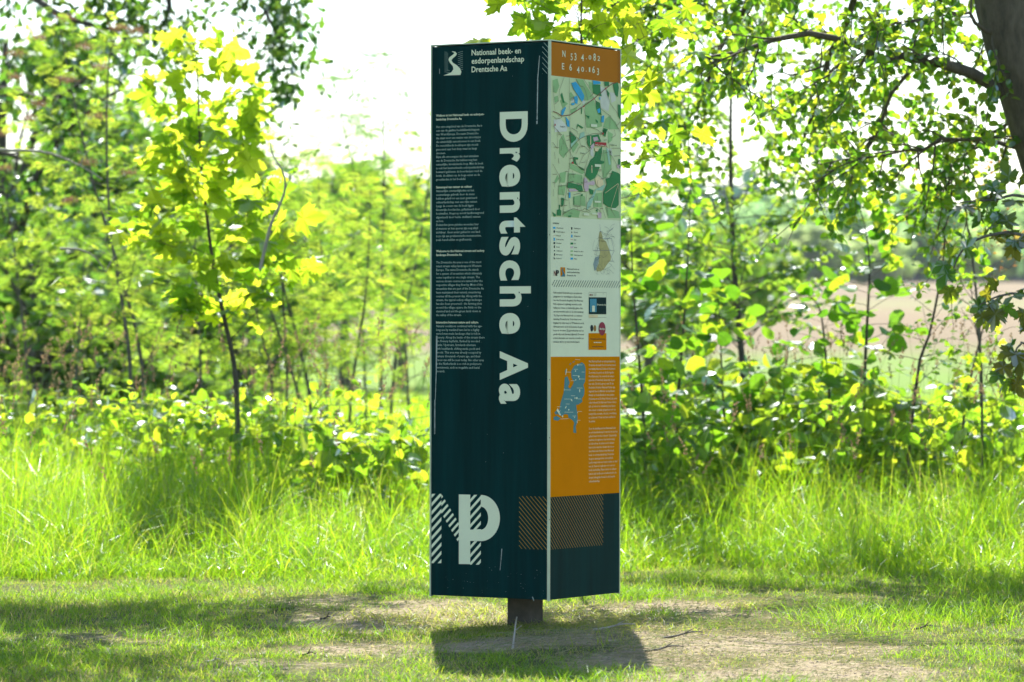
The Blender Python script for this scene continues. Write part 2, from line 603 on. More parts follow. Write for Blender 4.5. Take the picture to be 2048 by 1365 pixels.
boxz('top_plate', W / 2 - .0005, ZT + .0004, ZT + .0045, M['alu'], pillar)
boxz('bottom_plate', W / 2 - .009, ZB + .010, ZB + .016, M['post'], pillar)
post = boxz('support_post', .0485, -.3, ZB + .010, M['post'], pillar)
bv = post.modifiers.new('b', 'BEVEL'); bv.width = .006; bv.segments = 3

for py in (266, 470, 760, 876, 1040):
    c_ = at(1099.2, py, 13.69)
    rv = bpy.data.meshes.new('rivet')
    k8 = [(math.cos(a) * .0016, -.0018, math.sin(a) * .0016) for a in np.linspace(0, 2 * math.pi, 9)[:-1]]
    rv.from_pydata([(q[0] + c_.x - CEN.x, q[1] + c_.y - CEN.y, q[2] + c_.z) for q in k8] + [(c_.x - CEN.x, c_.y - CEN.y - .003, c_.z)] + [(q[0] * 1.2 + c_.x - CEN.x, q[1] + .004 + c_.y - CEN.y, q[2] * 1.2 + c_.z) for q in k8], [],
                   [(i, (i + 1) % 8, 8) for i in range(8)] + [(9 + i, 9 + (i + 1) % 8, (i + 1) % 8, i) for i in range(8)])
    link('rivet', rv, M['post'], pillar)

# --- left face prints
H1, H2, H3, H4 = .0008, .0016, .0024, .0032
logo = [(905, 103), (911, 104), (914, 108), (912, 112), (906, 117), (903, 121), (906, 126), (914, 131), (920, 137), (923, 144), (921, 150.5), (887, 151.5),
        (894, 149), (903, 145), (907, 139), (906, 133), (900, 126), (897, 120), (899, 115), (906, 110), (909, 107), (907, 105), (904, 104)]
polys_tri(FL, [logo], H1, M['sage'], 'stream_emblem', pl_)
ln = []
for i in range(11):
    y = 104 + i * 4.0
    ln.append([(889, y), (893, y + 1.5), (896.5, y + 5 - .2 * i)] if i < 9 else [(889, y), (900, y + 2)])
    if i < 10: ln.append([(916 + (i > 6) * 3, y + 2), (921, y + .5), (926, y - 1)])
strips(FL, ln, .0009, H1, M['body'], 'contour_lines', pl_)
for k, (s_, y_, x1) in enumerate((("Nationaal beek- en", 111.3, 1042), ("esdorpenlandschap", 128, 1048.5), ("Drentsche Aa", 145, 1014.5))):
    text(FL, s_, (943.4, y_), (x1, y_), .0290, H1, M['sage'], 'heading_lettering', pl_, bold=.018)


def fit_letter(F_, ch, x0, x1, y0, y1, h, mat, name, parent, bold):
    """one letter turned a quarter clockwise; x0..x1 foot to head, y0..y1 along the reading direction"""
    me = text_verts(ch, 1.0, bold, 1.0, 6)
    co = np.zeros(len(me.vertices) * 3)
    me.vertices.foreach_get('co', co)
    co = co.reshape(-1, 3)
    mn, mx = co.min(0), co.max(0)
    a0, z0 = F_.uv(x0, y0)
    a1, z1 = F_.uv(x1, y0)
    _, z2 = F_.uv(x0, y1)
    pts = [F_.P(a0 + (q[1] - mn[1]) / (mx[1] - mn[1]) * (a1 - a0), z0 + (q[0] - mn[0]) / (mx[0] - mn[0]) * (z2 - z0), h) for q in co]
    me.vertices.foreach_set('co', np.array([tuple(p) for p in pts]).ravel())
    me.update()
    me.materials.clear()
    return link(name, me, mat, parent)


for ch, x0, x1, y0, y1 in (("D", 22, 147, 33, 168), ("r", 22, 112, 195, 257), ("e", 20, 113, 270, 368), ("n", 22, 112, 392, 484), ("t", 20, 137, 506, 577), ("s", 20, 113, 592, 675), ("c", 20, 113, 697, 787),
                           ("h", 22, 161, 813, 903), ("e", 20, 113, 932, 1026), ("A", 22, 148, 1103, 1232), ("a", 18, 113, 1248, 1338)):
    fit_letter(FL, ch, 990 + x0 / 2.238, 990 + x1 / 2.238, 210 + y0 / 2.238, 210 + y1 / 2.238, H1, M['sage'], 'title_letter', pl_, .036)

NL1 = "Welkom in het Nationaal beek- en esdorpen-\nlandschap Drentsche Aa"
NL2 = """Het stroomgebied van de Drentsche Aa is
een van de gaafste beekdallandschappen
van West-Europa. De naam Drentsche
Aa staat voor een waaier van stroompjes
die uiteindelijk samenkomen in een beek.
De verschillende beeklopen zijn steeds
genoemd naar het dorp waar ze langs
stromen.
Bijna alle stroompjes die deel uitmaken
van de Drentsche Aa hebben nog hun
natuurlijke, kronkelende loop. Met de beek
is ook het kenmerkende esdorpenlandschap
bewaard gebleven: de boerderijen rond de
brink, de akkers op de hoge essen en de
groenlanden in het beekdal."""
NL3 = "Samenspel van natuur en cultuur"
NL4 = """Natuurlijke omstandigheden en het
eeuwenlange gebruik door de mens
hebben geleid tot een zeer gevarieerd
cultuurlandschap met een rijke natuur.
Langs de oevers van de beek liggen
bloemrijke hooilanden, geflankeerd door
houtwallen. Hogerop wordt landbouwgrond
afgewisseld door heide, stuifzand, vennen
en bos.
Duizenden jaren geleden woonden hier
al mensen en hun sporen zijn nog altijd
zichtbaar. Geen ander gebied in ons land
is zo rijk aan prehistorische monumenten,
zoals hunebedden en grafheuvels."""
EN1 = "Welcome to the National stream and esdorp\nlandscape Drentsche Aa"
EN2 = """The Drentsche Aa area is one of the most
intact stream valley landscapes in Western
Europe. The name Drentsche Aa stands
for a system of streamlets which ultimately
come together to one single stream. The
various stream courses are named after the
respective villages they flow by. Most of the
streamlets that are part of the Drentsche Aa
have maintained their natural, meandering
courses till the present day. Along with the
stream, the typical esdorp village landscape
has also been preserved - the farming plots
around the village square, the fields on the
elevated land and the green lands down in
the valley of the stream."""
EN3 = "Interaction between nature and culture"
EN4 = """Natural conditions combined with the age-
long use by mankind have led to a highly
varied man-made landscape that is rich in
scenery. Along the banks of the stream there
are flowery hayfields, flanked by wooded
banks. Upstream, farmlands alternate
with heathlands, shifting sands, pools and
woods. This area was already occupied by
humans thousands of years ago, and their
traces can still be seen today. No other area
in the Netherlands is so rich in prehistoric
monuments, such as megaliths and burial
mounds."""
PITCH_M = 7.57 * 13.9 / FPX
for s_, y_, x1, bo in ((NL1, 234.0, 968.5, .022), (NL2, 256.6, 968.5, .006), (NL3, 377.2, 944.5, .022), (NL4, 384.8, 968, .006),
                       (EN1, 505, 969, .022), (EN2, 527.5, 968, .006), (EN3, 647.3, 957, .022), (EN4, 654.8, 969.5, .006)):
    text(FL, s_, (872.5, y_), (x1, y_), .0119, H1, M['body' if bo < .01 else 'sage'], 'text_block', pl_, bold=bo, pitch=PITCH_M * .995, res=1)


# NP emblem (zoom window coordinates: origin 855,970 scale 5.12)
def z8(pts): return [(855 + x / 5.12, 970 + y / 5.12) for x, y in pts]


def clip_stripes(xa, xb, ytop, ybot, pitch, thick, x_is=None):
    """diagonal stripes clipped to a vertical band, rising to the right (slope -1.12)"""
    out = []
    sl = 1.13
    y = ytop - 200
    while y < ybot + 200:
        q = [(xa, y), (xb, y - (xb - xa) * sl), (xb, y - (xb - xa) * sl + thick), (xa, y + thick)]
        out.append(q)
        y += pitch
    return out


def clip_poly(poly, a, b, c):
    """keep a*x+b*y+c>=0"""
    res = []
    for i in range(len(poly)):
        p, q = poly[i], poly[(i + 1) % len(poly)]
        dp, dq = a * p[0] + b * p[1] + c, a * q[0] + b * q[1] + c
        if dp >= 0: res.append(p)
        if dp * dq < 0:
            t = dp / (dp - dq)
            res.append((p[0] + (q[0] - p[0]) * t, p[1] + (q[1] - p[1]) * t))
    return res


def stripes_in(region, pitch, thick, off):
    """region convex polygon in zoom px; returns stripe polygons"""
    x0 = min(p[0] for p in region) - 5; x1 = max(p[0] for p in region) + 5
    out = []
    y = off
    while y < 1700:
        q = [(x0, y), (x1, y - (x1 - x0) * 1.13), (x1, y - (x1 - x0) * 1.13 + thick), (x0, y + thick)]
        n = len(region)
        cx = sum(p[0] for p in region) / n; cy_ = sum(p[1] for p in region) / n
        for i in range(n):
            p, r = region[i], region[(i + 1) % n]
            a = -(r[1] - p[1]); b = r[0] - p[0]; c = -(a * p[0] + b * p[1])
            if a * cx + b * cy_ + c < 0: a, b, c = -a, -b, -c
            q = clip_poly(q, a, b, c)
            if len(q) < 3: break
        if len(q) >= 3: out.append(q)
        y += pitch
    return out


S_ = []
S_ += stripes_in([(42, 93), (143, 93), (143, 803), (42, 803)], 86, 38, 20)
S_ += stripes_in([(143, 93), (322, 395), (322, 600), (143, 290)], 78, 34, 36)
grow(FL, [z8(p) for p in S_], H1, M['sage'], 'striped_letter_n', pl_)
S_ = stripes_in([(437, 103), (547, 103), (547, 462), (437, 462)], 86, 36, 70) + stripes_in([(437, 578), (547, 578), (547, 818), (437, 818)], 86, 36, 30)
grow(FL, [z8(p) for p in S_], H1, M['sage'], 'letter_stripes', pl_)
bowl_o, bowl_i = [], []
for i in range(25):
    a = math.radians(-90 + 180 * i / 24)
    bowl_o.append((548 + 196 * math.cos(a), 341 + 237 * math.sin(a)))
    bowl_i.append((548 + 76 * math.cos(a), 342 + 118 * math.sin(a)))
polys_tri(FL, [z8([(323, 99), (440, 101), (440, 813), (323, 811)]), z8(bowl_o + bowl_i[::-1]), z8([(440, 460), (549, 455), (549, 577), (440, 575)])], H2, M['sage'], 'letter_p', pl_)
# orange hatch, 45 degrees in the face, continuing round the corner


def hatch45(F_, a0, a1, z0, z1, pitch, phase, wdt, h, mat, name, parent, up=-1):
    verts, faces = [], []
    L_ = a1 - a0
    k = z0 - L_ + ((phase - (z0 - L_)) % pitch)
    while k < z1 + L_:
        q = []
        # line z = k + up*(a-a0)
        aa = [a0, a1]
        pts = [(a, k + up * (a - a0)) for a in aa]
        poly = [(pts[0][0], pts[0][1] - wdt / 2), (pts[1][0], pts[1][1] - wdt / 2), (pts[1][0], pts[1][1] + wdt / 2), (pts[0][0], pts[0][1] + wdt / 2)]
        poly = clip_poly(poly, 0, 1, -z0)
        if len(poly) >= 3: poly = clip_poly(poly, 0, -1, z1)
        if len(poly) >= 3:
            i = len(verts)
            verts += [tuple(F_.P(a, z, h)) for a, z in poly]
            faces.append(list(range(i, i + len(poly))))
        k += pitch
    me = bpy.data.meshes.new(name)
    me.from_pydata(verts, [], faces)
    return link(name, me, mat, parent)


aL0, zH1 = FL.uv(1038.5, 992.5)
_, zH0 = FL.uv(1038.5, 1098)
hp = 9.6 * 13.8 / FPX
hatch45(FL, aL0, W - E_, zH0, zH1, hp, zH1 - .004, .0026, H1, M['thin_orange'], 'line_hatching', pl_)
aR1, _ = FR.uv(1206, 1050)
hatch45(FR, E_, aR1, zH0, zH1, hp, zH1 - .012, .0026, H1, M['thin_orange'], 'line_hatching', pr_)
a0_, zt_ = FL.uv(1085, 85)
_, zb_ = FL.uv(1085, 148)
hatch45(FL, a0_, W - E_, zb_, ZT - .006, .0195, ZT, .0022, H1, M['body'], 'line_hatching', pl_)
# scratches and specks
grow(FL, [[(1079, 112), (1080.3, 112), (1076.5, 160), (1075, 160)], [(1075, 160), (1077, 160), (1075.5, 240), (1073.8, 240)], [(1073, 243), (1075.6, 241), (1075.5, 248), (1073.5, 249)],
          [(872.5, 672), (875.5, 672), (874, 740), (872, 740)], [(872.3, 740), (873.8, 740), (871.5, 800), (870.5, 800)], [(869.4, 800), (871, 800), (870.8, 868), (869, 869)],
          [(1003.5, 1098), (1004.8, 1098), (1003.4, 1120), (1001.8, 1120)], [(1002, 1120), (1003, 1120), (1001, 1141), (1000, 1141)],
          [(1064.5, 1194), (1066, 1194), (1069, 1202), (1067.5, 1202)], [(879, 138), (879.8, 138), (880.2, 148), (879.2, 148)]], H2, M['scratch'], 'scratch_mark', pl_)
sp_ = []
rs = random.Random(5)
for i in range(70):
    x = rs.uniform(868, 1092); y = rs.choice([rs.uniform(90, 1190), rs.uniform(1130, 1195)])
    r = rs.uniform(.25, .7)
    sp_.append([(x - r, y), (x, y - r * .8), (x + r, y), (x, y + r * .8)])
grow(FL, sp_, H3, M['scratch'], 'dirt_specks', pl_)['kind'] = 'stuff'
sp_ = []
for i in range(45):
    x = rs.uniform(1106, 1238); y = rs.choice([rs.uniform(110, 1180), rs.uniform(1100, 1180)])
    r = rs.uniform(.25, .6)
    sp_.append([(x - r * .6, y), (x, y - r), (x + r * .6, y), (x, y + r)])
grow(FR, sp_, .0048, M['ink'], 'dirt_specks', pr_)['kind'] = 'stuff'

# --- right face prints: fields by height along the left edge of the face
zat = lambda y: FR.uv(1104, y)[1]


def field(y0, y1, mat, name, a0=E_, a1=W - E_, h=H1):
    v = [tuple(FR.P(a, z, h)) for a, z in ((a0, zat(y1)), (a1, zat(y1)), (a1, zat(y0)), (a0, zat(y0)))]
    me = bpy.data.meshes.new(name)
    me.from_pydata(v, [], [(0, 1, 2, 3)])
    return link(name, me, mat, pr_)


ZTOPY = 82
v_top = FR.uv(1104, ZTOPY)[1]
field(84.5, 151.5, M['rust'], 'orange_header')
field(151.5, 434, plain('map_cream', (.56, .64, .34), .5, var=.05), 'map_sheet')
field(434, 714, M['sage'], 'pale_print_field')
field(714, 994.5, M['orange'], 'orange_print_field')


def dig(s_, px, py, hpx, wpx):
    x1 = px + wpx
    me_h = 1.0
    m_ = text_verts(s_, 1.0, .01)
    ys_ = [v.co.y for v in m_.vertices]
    hh = max(ys_)
    bpy.data.meshes.remove(m_)
    size = hpx * 13.8 / FPX / hh
    text(FR, s_, (px, py), (x1, py), size, H2, M['sage'], 'coordinate_lettering', pr_, bold=.012, res=3)


def z4(x, y): return 1090 + x / 6.824, 70 + y / 6.824


for s_, x, yb, hp_, x1 in (("N", 232, 300, 88, 274), ("5", 345, 345, 92, 372), ("3", 396, 348, 100, 424), ("4", 488, 355, 92, 525), (".", 553, 332, 12, 564), ("0", 590, 335, 58, 626),
                           ("8", 655, 352, 100, 688), ("2", 712, 353, 66, 745), ("E", 226, 470, 84, 258), ("6", 328, 486, 92, 362), ("4", 430, 520, 92, 466), ("0", 490, 502, 66, 526),
                           (".", 552, 502, 12, 563), ("1", 594, 505, 62, 612), ("6", 640, 518, 94, 676), ("3", 704, 548, 94, 732)):
    px_, py_ = z4(x, yb)
    dig(s_, px_, py_, hp_ / 6.824, (x1 - x) / 6.824)
a0_, _ = FR.uv(1234.5, 100)
hatch45(FR, a0_, W - E_, zat(150.5), ZT - .006, .0125, ZT - .004, .0018, H2, M['ink'], 'line_hatching', pr_)

MC = {'w': plain('map_water', (.015, .33, .55), .5), 'f': plain('map_forest', (.01, .19, .045), .5), 'g': plain('map_meadow', (.26, .46, .18), .5),
      't': plain('map_town', (.60, .62, .50), .5), 'h': plain('map_heath', (.55, .40, .42), .5), 's': plain('map_sand', (.75, .62, .34), .5),
      'v': plain('map_valley', (.32, .54, .38), .5), 'r': plain('map_road', (.13, .10, .055), .5), 'R': plain('map_red', (.42, .02, .02), .5),
      'W': M['sage'], 'k': M['ink'], 'm': plain('map_main_road', (.18, .04, .03), .5)}
c4 = lambda L: [[z4(*p) for p in q] for q in L]
z5 = lambda x, y: (1090 + x / 7.184, 260 + y / 7.184)
c5 = lambda L: [[z5(*p) for p in q] for q in L]
polys_tri(FR, c4([[(410, 600), (515, 612), (560, 700), (600, 760), (655, 860), (580, 895), (520, 900), (470, 720)], [(540, 935), (660, 890), (700, 1000), (760, 1110), (775, 1250), (700, 1270), (560, 1270), (545, 1130)],
                  [(100, 620), (165, 600), (190, 700), (150, 800), (105, 780)], [(350, 780), (400, 850), (370, 900), (335, 900), (330, 800)], [(200, 900), (230, 880), (310, 940), (240, 1000)], [(345, 1020), (440, 985), (420, 1040), (350, 1090)],
                  [(820, 1150), (870, 1110), (960, 1190), (1000, 1290), (880, 1290), (790, 1260)], [(590, 640), (650, 660), (650, 800), (600, 720)], [(120, 850), (170, 830), (180, 900), (130, 930)]])
          + c5([[(345, 480), (440, 520), (570, 610), (530, 640), (355, 560)], [(325, 620), (530, 650), (540, 780), (320, 745)], [(200, 150), (260, 60), (330, 310), (260, 410), (200, 340)],
                [(830, 290), (950, 300), (950, 560), (870, 690), (830, 700), (800, 480)], [(410, 960), (510, 940), (570, 960), (580, 1100), (420, 1080)], [(690, 920), (820, 900), (810, 1110), (690, 1110)],
                [(190, 800), (295, 800), (270, 940), (180, 930)], [(260, 1180), (390, 1140), (500, 1170), (480, 1260), (260, 1245)], [(860, 1110), (940, 1130), (1060, 1180), (1070, 1270), (900, 1270)],
                [(365, 250), (440, 160), (480, 210), (400, 330)], [(210, 620), (300, 600), (280, 760), (200, 760)], [(900, 20), (970, 60), (960, 150), (900, 200)], [(130, 740), (175, 650), (200, 700), (150, 770)]]), H2, MC['g'], 'map_meadows', pr_)
polys_tri(FR, c4([[(750, 700), (830, 740), (880, 900), (860, 1050), (760, 1000), (745, 860)], [(110, 1160), (210, 1150), (300, 1250), (290, 1320), (130, 1330)], [(345, 850), (400, 850), (400, 920), (350, 920)],
                  [(880, 780), (960, 800), (960, 900), (900, 930)], [(500, 900), (540, 870), (545, 930), (510, 960)]]) + c5([[(640, 230), (690, 240), (690, 390), (650, 370)], [(885, 270), (950, 270), (960, 370), (910, 360)]]), H2, MC['t'], 'map_towns', pr_)
polys_tri(FR, c5([[(870, 250), (905, 300), (940, 500), (910, 500)], [(820, 800), (860, 790), (820, 875), (730, 870), (700, 960), (640, 1110), (590, 1160), (600, 1060), (680, 930), (720, 860)],
                  [(500, 50), (560, 30), (560, 100), (480, 140)], [(360, 170), (470, 130), (360, 260)]]), H3, MC['v'], 'map_stream_valley', pr_)
polys_tri(FR, c4([[(205, 820), (225, 790), (250, 890), (262, 930), (235, 925)], [(640, 680), (745, 680), (750, 760), (765, 840), (700, 820), (650, 800)], [(685, 900), (740, 930), (765, 1100), (720, 1080), (690, 1000)],
                  [(915, 660), (985, 650), (1000, 720), (985, 850), (950, 820), (930, 740)], [(985, 950), (1028, 960), (1028, 1170), (990, 1110)], [(435, 1215), (515, 1265), (500, 1285), (440, 1240), (430, 1285), (422, 1282)],
                  [(790, 1270), (850, 1290), (820, 1350), (785, 1340)], [(800, 640), (865, 640), (865, 700), (810, 700)], [(485, 1000), (500, 1000), (495, 1085), (485, 1080)], [(830, 740), (870, 800), (860, 860), (840, 820)],
                  [(540, 1095), (600, 1110), (590, 1150), (560, 1115)], [(680, 1150), (715, 1180), (710, 1210), (690, 1190)]])
          + c5([[(590, 85), (700, 75), (760, 65), (800, 170), (700, 190), (640, 270), (600, 200)], [(345, 20), (440, 110), (440, 135), (370, 200), (345, 120)],
                [(720, 310), (760, 300), (810, 240), (810, 330), (790, 440), (845, 455), (840, 480), (790, 500), (740, 640), (700, 700), (640, 730), (570, 660), (590, 560), (650, 430), (700, 390)],
                [(960, 590), (1040, 620), (1070, 640), (1070, 760), (1050, 1080), (1000, 1130), (900, 1110), (830, 1060), (830, 900), (880, 790), (860, 700), (920, 690)],
                [(320, 750), (440, 780), (520, 800), (540, 890), (480, 890), (430, 840), (330, 840), (300, 820)], [(225, 975), (270, 985), (255, 1090), (225, 1110)],
                [(165, 1150), (195, 1140), (190, 1080), (208, 1080), (208, 1145), (225, 1165), (220, 1235), (160, 1235)], [(620, 840), (690, 870), (680, 930), (640, 930)], [(400, 390), (470, 400), (465, 430), (430, 430), (450, 510), (400, 480)],
                [(1045, 420), (1070, 420), (1070, 560), (1045, 530)], [(325, 1235), (370, 1230), (365, 1255), (325, 1255)], [(720, 1160), (750, 1130), (745, 1190)], [(95, 1180), (150, 1220), (145, 1245), (120, 1245)],
                [(820, 0), (880, 0), (860, 100), (830, 90)], [(450, 510), (550, 560), (560, 590), (520, 575)], [(510, 925), (535, 925), (535, 950), (510, 950)], [(400, 960), (412, 960), (412, 1080), (400, 1080)]]), .0028, MC['f'], 'map_forests', pr_)
polys_tri(FR, c5([[(550, 690), (580, 690), (610, 760), (690, 730), (710, 770), (690, 800), (620, 790), (610, 880), (570, 890), (545, 820)], [(330, 845), (430, 855), (470, 880), (340, 890)], [(680, 110), (740, 100), (760, 150), (690, 170)],
                  [(740, 1190), (800, 1190), (800, 1270), (750, 1270)], [(640, 240), (690, 190), (700, 240), (660, 280)], [(1020, 510), (1065, 500), (1060, 560), (1030, 550)]]), .0034, MC['h'], 'map_heaths', pr_)
polys_tri(FR, c5([[(710, 700), (745, 660), (820, 720), (830, 790), (770, 830), (720, 780)], [(700, 255), (760, 265), (750, 310), (710, 310)], [(655, 510), (668, 510), (668, 620), (658, 620)], [(640, 90), (650, 90), (650, 220), (640, 220)]]), .0034, MC['s'], 'map_sands', pr_)
polys_tri(FR, c4([[(350, 660), (410, 640), (470, 720), (525, 830), (520, 880), (495, 915), (440, 830), (380, 740)], [(385, 850), (430, 830), (440, 880), (430, 950), (400, 930), (390, 880)], [(345, 940), (395, 925), (395, 955), (355, 965)],
                  [(215, 1040), (265, 980), (275, 1000), (235, 1100), (212, 1095)], [(640, 622), (745, 640), (750, 670), (650, 680)], [(765, 1110), (800, 1100), (790, 1200), (755, 1190)], [(700, 1020), (740, 1000), (745, 1060), (715, 1070)],
                  [(270, 1115), (322, 1180), (325, 1260), (292, 1250)], [(725, 860), (745, 850), (745, 880), (735, 890)]]) + c5([[(330, 900), (355, 900), (355, 980), (332, 980)]]), .0034, MC['w'], 'map_waters', pr_)
rd = c4([[(320, 585), (325, 1000), (330, 1300)], [(515, 605), (580, 700), (660, 870), (760, 1020), (880, 1110), (1025, 1330)], [(515, 985), (545, 1130), (535, 1260), (550, 1355)], [(250, 580), (185, 760), (175, 900), (120, 950)],
         [(785, 640), (820, 740), (880, 940), (1000, 1100)], [(95, 1110), (150, 1150), (215, 1130)], [(575, 900), (540, 760), (515, 710), (470, 700), (410, 605)], [(880, 1100), (870, 1300)], [(97, 1240), (210, 1360)], [(620, 1270), (690, 1290), (780, 1350)],
         [(350, 1270), (430, 1320), (440, 1365)], [(960, 1250), (1025, 1180)], [(110, 700), (105, 900), (125, 1040)], [(380, 1020), (480, 940)], [(600, 850), (660, 790)]])
rd += c5([[(165, 0), (340, 310), (460, 520), (560, 580)], [(97, 490), (215, 700), (180, 830), (190, 1080)], [(480, 140), (560, 95), (680, 55), (820, 45)], [(350, 20), (480, 140), (350, 280), (260, 370)],
          [(240, 1215), (390, 1130), (510, 1165), (560, 1130), (620, 1160), (690, 1120), (740, 1130), (800, 1200)], [(900, 150), (930, 350), (1020, 500), (1070, 540)], [(830, 290), (850, 480), (820, 680)],
          [(480, 500), (540, 370), (640, 290)], [(870, 640), (950, 560)], [(320, 790), (190, 810)], [(560, 90), (600, 240), (640, 290), (560, 580), (545, 830)], [(480, 140), (500, 220), (560, 240), (620, 300)], [(940, 120), (1000, 80), (985, 0)],
          [(820, 700), (870, 790), (820, 880), (810, 1120), (860, 1270)], [(97, 640), (160, 640)], [(97, 760), (130, 760)], [(97, 180), (165, 270), (175, 0)], [(590, 900), (580, 1000), (590, 1120)], [(505, 890), (500, 1100), (510, 1160)],
          [(740, 640), (790, 680), (820, 720)], [(1070, 265), (950, 265)], [(1070, 370), (980, 380)], [(620, 990), (690, 960)], [(430, 350), (480, 250), (560, 240)], [(940, 1150), (1000, 1250)], [(740, 1000), (740, 1110)], [(330, 990), (350, 1130)]])
rl = random.Random(9)
for i in range(60):     # field boundaries of the printed map
    x = rl.uniform(100, 980); y = rl.uniform(20, 1240); a = rl.choice([rl.uniform(-.3, .3), rl.uniform(1.3, 1.8)]); L_ = rl.uniform(30, 110)
    rd += c5([[(x, y), (min(1060, max(100, x + L_ * math.cos(a))), min(1250, y + L_ * math.sin(a)))]])
strips(FR, rd, .0014, .0038, MC['r'], 'map_roads', pr_)
strips(FR, c4([[(97, 1045), (150, 1065), (215, 1110), (330, 1095), (515, 975), (660, 870), (815, 735), (900, 670), (960, 655)]]), .0028, .0042, MC['m'], 'map_main_road', pr_)
strips(FR, c5([[(355, 0), (355, 330), (310, 800), (235, 1245)]]), .002, .0042, MC['r'], 'map_railway', pr_)
strips(FR, c5([[(1040, 770), (850, 910)], [(1040, 780), (935, 1110)], [(1045, 780), (1050, 1100)], [(1020, 570), (1060, 640)]]), .002, .0042, MC['s'], 'map_tracks', pr_)
grow(FR, c5([[(705, 175), (865, 185), (870, 240), (705, 232)], [(855, 235), (870, 238), (905, 272)]]), .0046, MC['R'], 'map_marker', pr_)
grow(FR, c4([[(508, 968), (524, 968), (524, 986), (508, 986)], [(648, 866), (664, 866), (664, 884), (648, 884)], [(808, 726), (824, 726), (824, 744), (808, 744)], [(118, 1215), (130, 1215), (130, 1245), (118, 1245)]])
     + c5([[(372, 460), (395, 460), (395, 490), (372, 490)], [(810, 40), (828, 40), (828, 70), (810, 70)]]), .0046, MC['R'], 'map_red_points', pr_)
grow(FR, c5([[(700, 493), (790, 498), (790, 535), (700, 530)], [(697, 1020), (785, 1024), (785, 1050), (697, 1046)], [(945, 1125), (1008, 1128), (1008, 1152), (945, 1149)], [(540, 1198), (615, 1202), (615, 1235), (540, 1231)], [(660, 1198), (745, 1202), (745, 1222), (660, 1218)]])
     + c4([[(612, 1218), (697, 1226), (697, 1262), (612, 1254)]]), .0046, M['sage'], 'map_label_boxes', pr_)
text(FR, "Hier staat u", z5(712, 224), z5(860, 224), .0072, .0052, M['sage'], 'map_lettering', pr_, bold=.02, res=1)
for s_, a, b in (("Tynaarlo", z4(190, 1258), z4(265, 1258)),):
    text(FR, s_, a, b, .0065, .0052, M['ink'], 'map_lettering', pr_, bold=.02, res=1)
for s_, x, y, x1 in (("Zeegse", 490, 343, 555), ("Schipborg", 920, 222, 1012), ("Oudemolen", 395, 1100, 490)):
    text(FR, s_, z5(x, y), z5(x1, y), .0065, .0052, M['ink'], 'map_lettering', pr_, bold=.02, res=1)

# legend
z6 = lambda x, y: (1095 + x / 9.097, 430 + y / 9.097)
z7 = lambda x, y: (1095 + x / 9.097, 570 + y / 9.097)
text(FR, "LEGENDA", z6(92, 165), z6(205, 165), .0075, H2, M['ink'], 'legend_lettering', pr_, bold=.015, res=1)
rows1 = ["Wandelroute", "Fietsknooppunt", "Fietspad", "Parkeerplaats", "Hunebed", "Kerk", "Grafheuvel", "Monument", "Kerktoren"]
rows2 = ["Uitzichtpunt", "Horeca", "Schaapskooi", "Beek", "Bos", "Heide", "Grasland en akker", "Schraal grasland", "Water"]
w1 = [282, 308, 235, 288, 243, 215, 263, 265, 253]
w2 = [595, 545, 590, 518, 508, 528, 648, 632, 533]
for i in range(9):
    y = 250 + i * 69.3
    text(FR, rows1[i], z6(157, y), z6(w1[i], y + 8), .0066, H2, M['ink'], 'legend_lettering', pr_, bold=.008, res=1)
    text(FR, rows2[i], z6(476, y + 8), z6(w2[i], y + 8), .0066, H2, M['ink'], 'legend_lettering', pr_, bold=.008, res=1)
bx = lambda x, y, a, b: [(x - a, y - b), (x + a, y - b), (x + a, y + b), (x - a, y + b)]
c6 = lambda L: [[z6(*p) for p in q] for q in L]
c7 = lambda L: [[z7(*p) for p in q] for q in L]
disc = lambda x, y, a, b, n=14: [(x + a * math.cos(6.2832 * i / n), y + b * math.sin(6.2832 * i / n)) for i in range(n)]
polys_tri(FR, c6([disc(118, 305, 15, 25), disc(118, 515, 17, 20), [(110, 570), (118, 553), (128, 565), (128, 605), (112, 605)], [(105, 663), (121, 638), (138, 663)], [(108, 740), (118, 700), (128, 700), (136, 742)], [(108, 775), (116, 760), (118, 790), (138, 795), (138, 808), (108, 808)],
                  bx(435, 247, 11, 22), [(425, 330), (434, 298), (445, 330)], [(122, 555), (128, 555), (128, 565), (122, 565)]]), H2, M['ink'], 'legend_symbols', pr_)
polys_tri(FR, c6([bx(118, 238, 22, 18), bx(118, 445, 14, 26), bx(436, 388, 13, 26), bx(436, 798, 24, 18)]), H2, MC['w'], 'legend_symbols', pr_)
polys_tri(FR, c6([bx(436, 523, 24, 18)]), H2, MC['f'], 'legend_symbols', pr_)
polys_tri(FR, c6([bx(436, 591, 22, 16)]), H2, MC['h'], 'legend_symbols', pr_)
polys_tri(FR, c6([bx(436, 730, 22, 16), bx(436, 660, 22, 14)]), H2, MC['g'], 'legend_symbols', pr_)
strips(FR, c6([[(105, 375), (112, 375)], [(122, 375), (129, 375)], [(136, 375), (143, 375)], [(412, 452), (455, 452)]]), .0012, H2, MC['R'], 'legend_symbols', pr_)
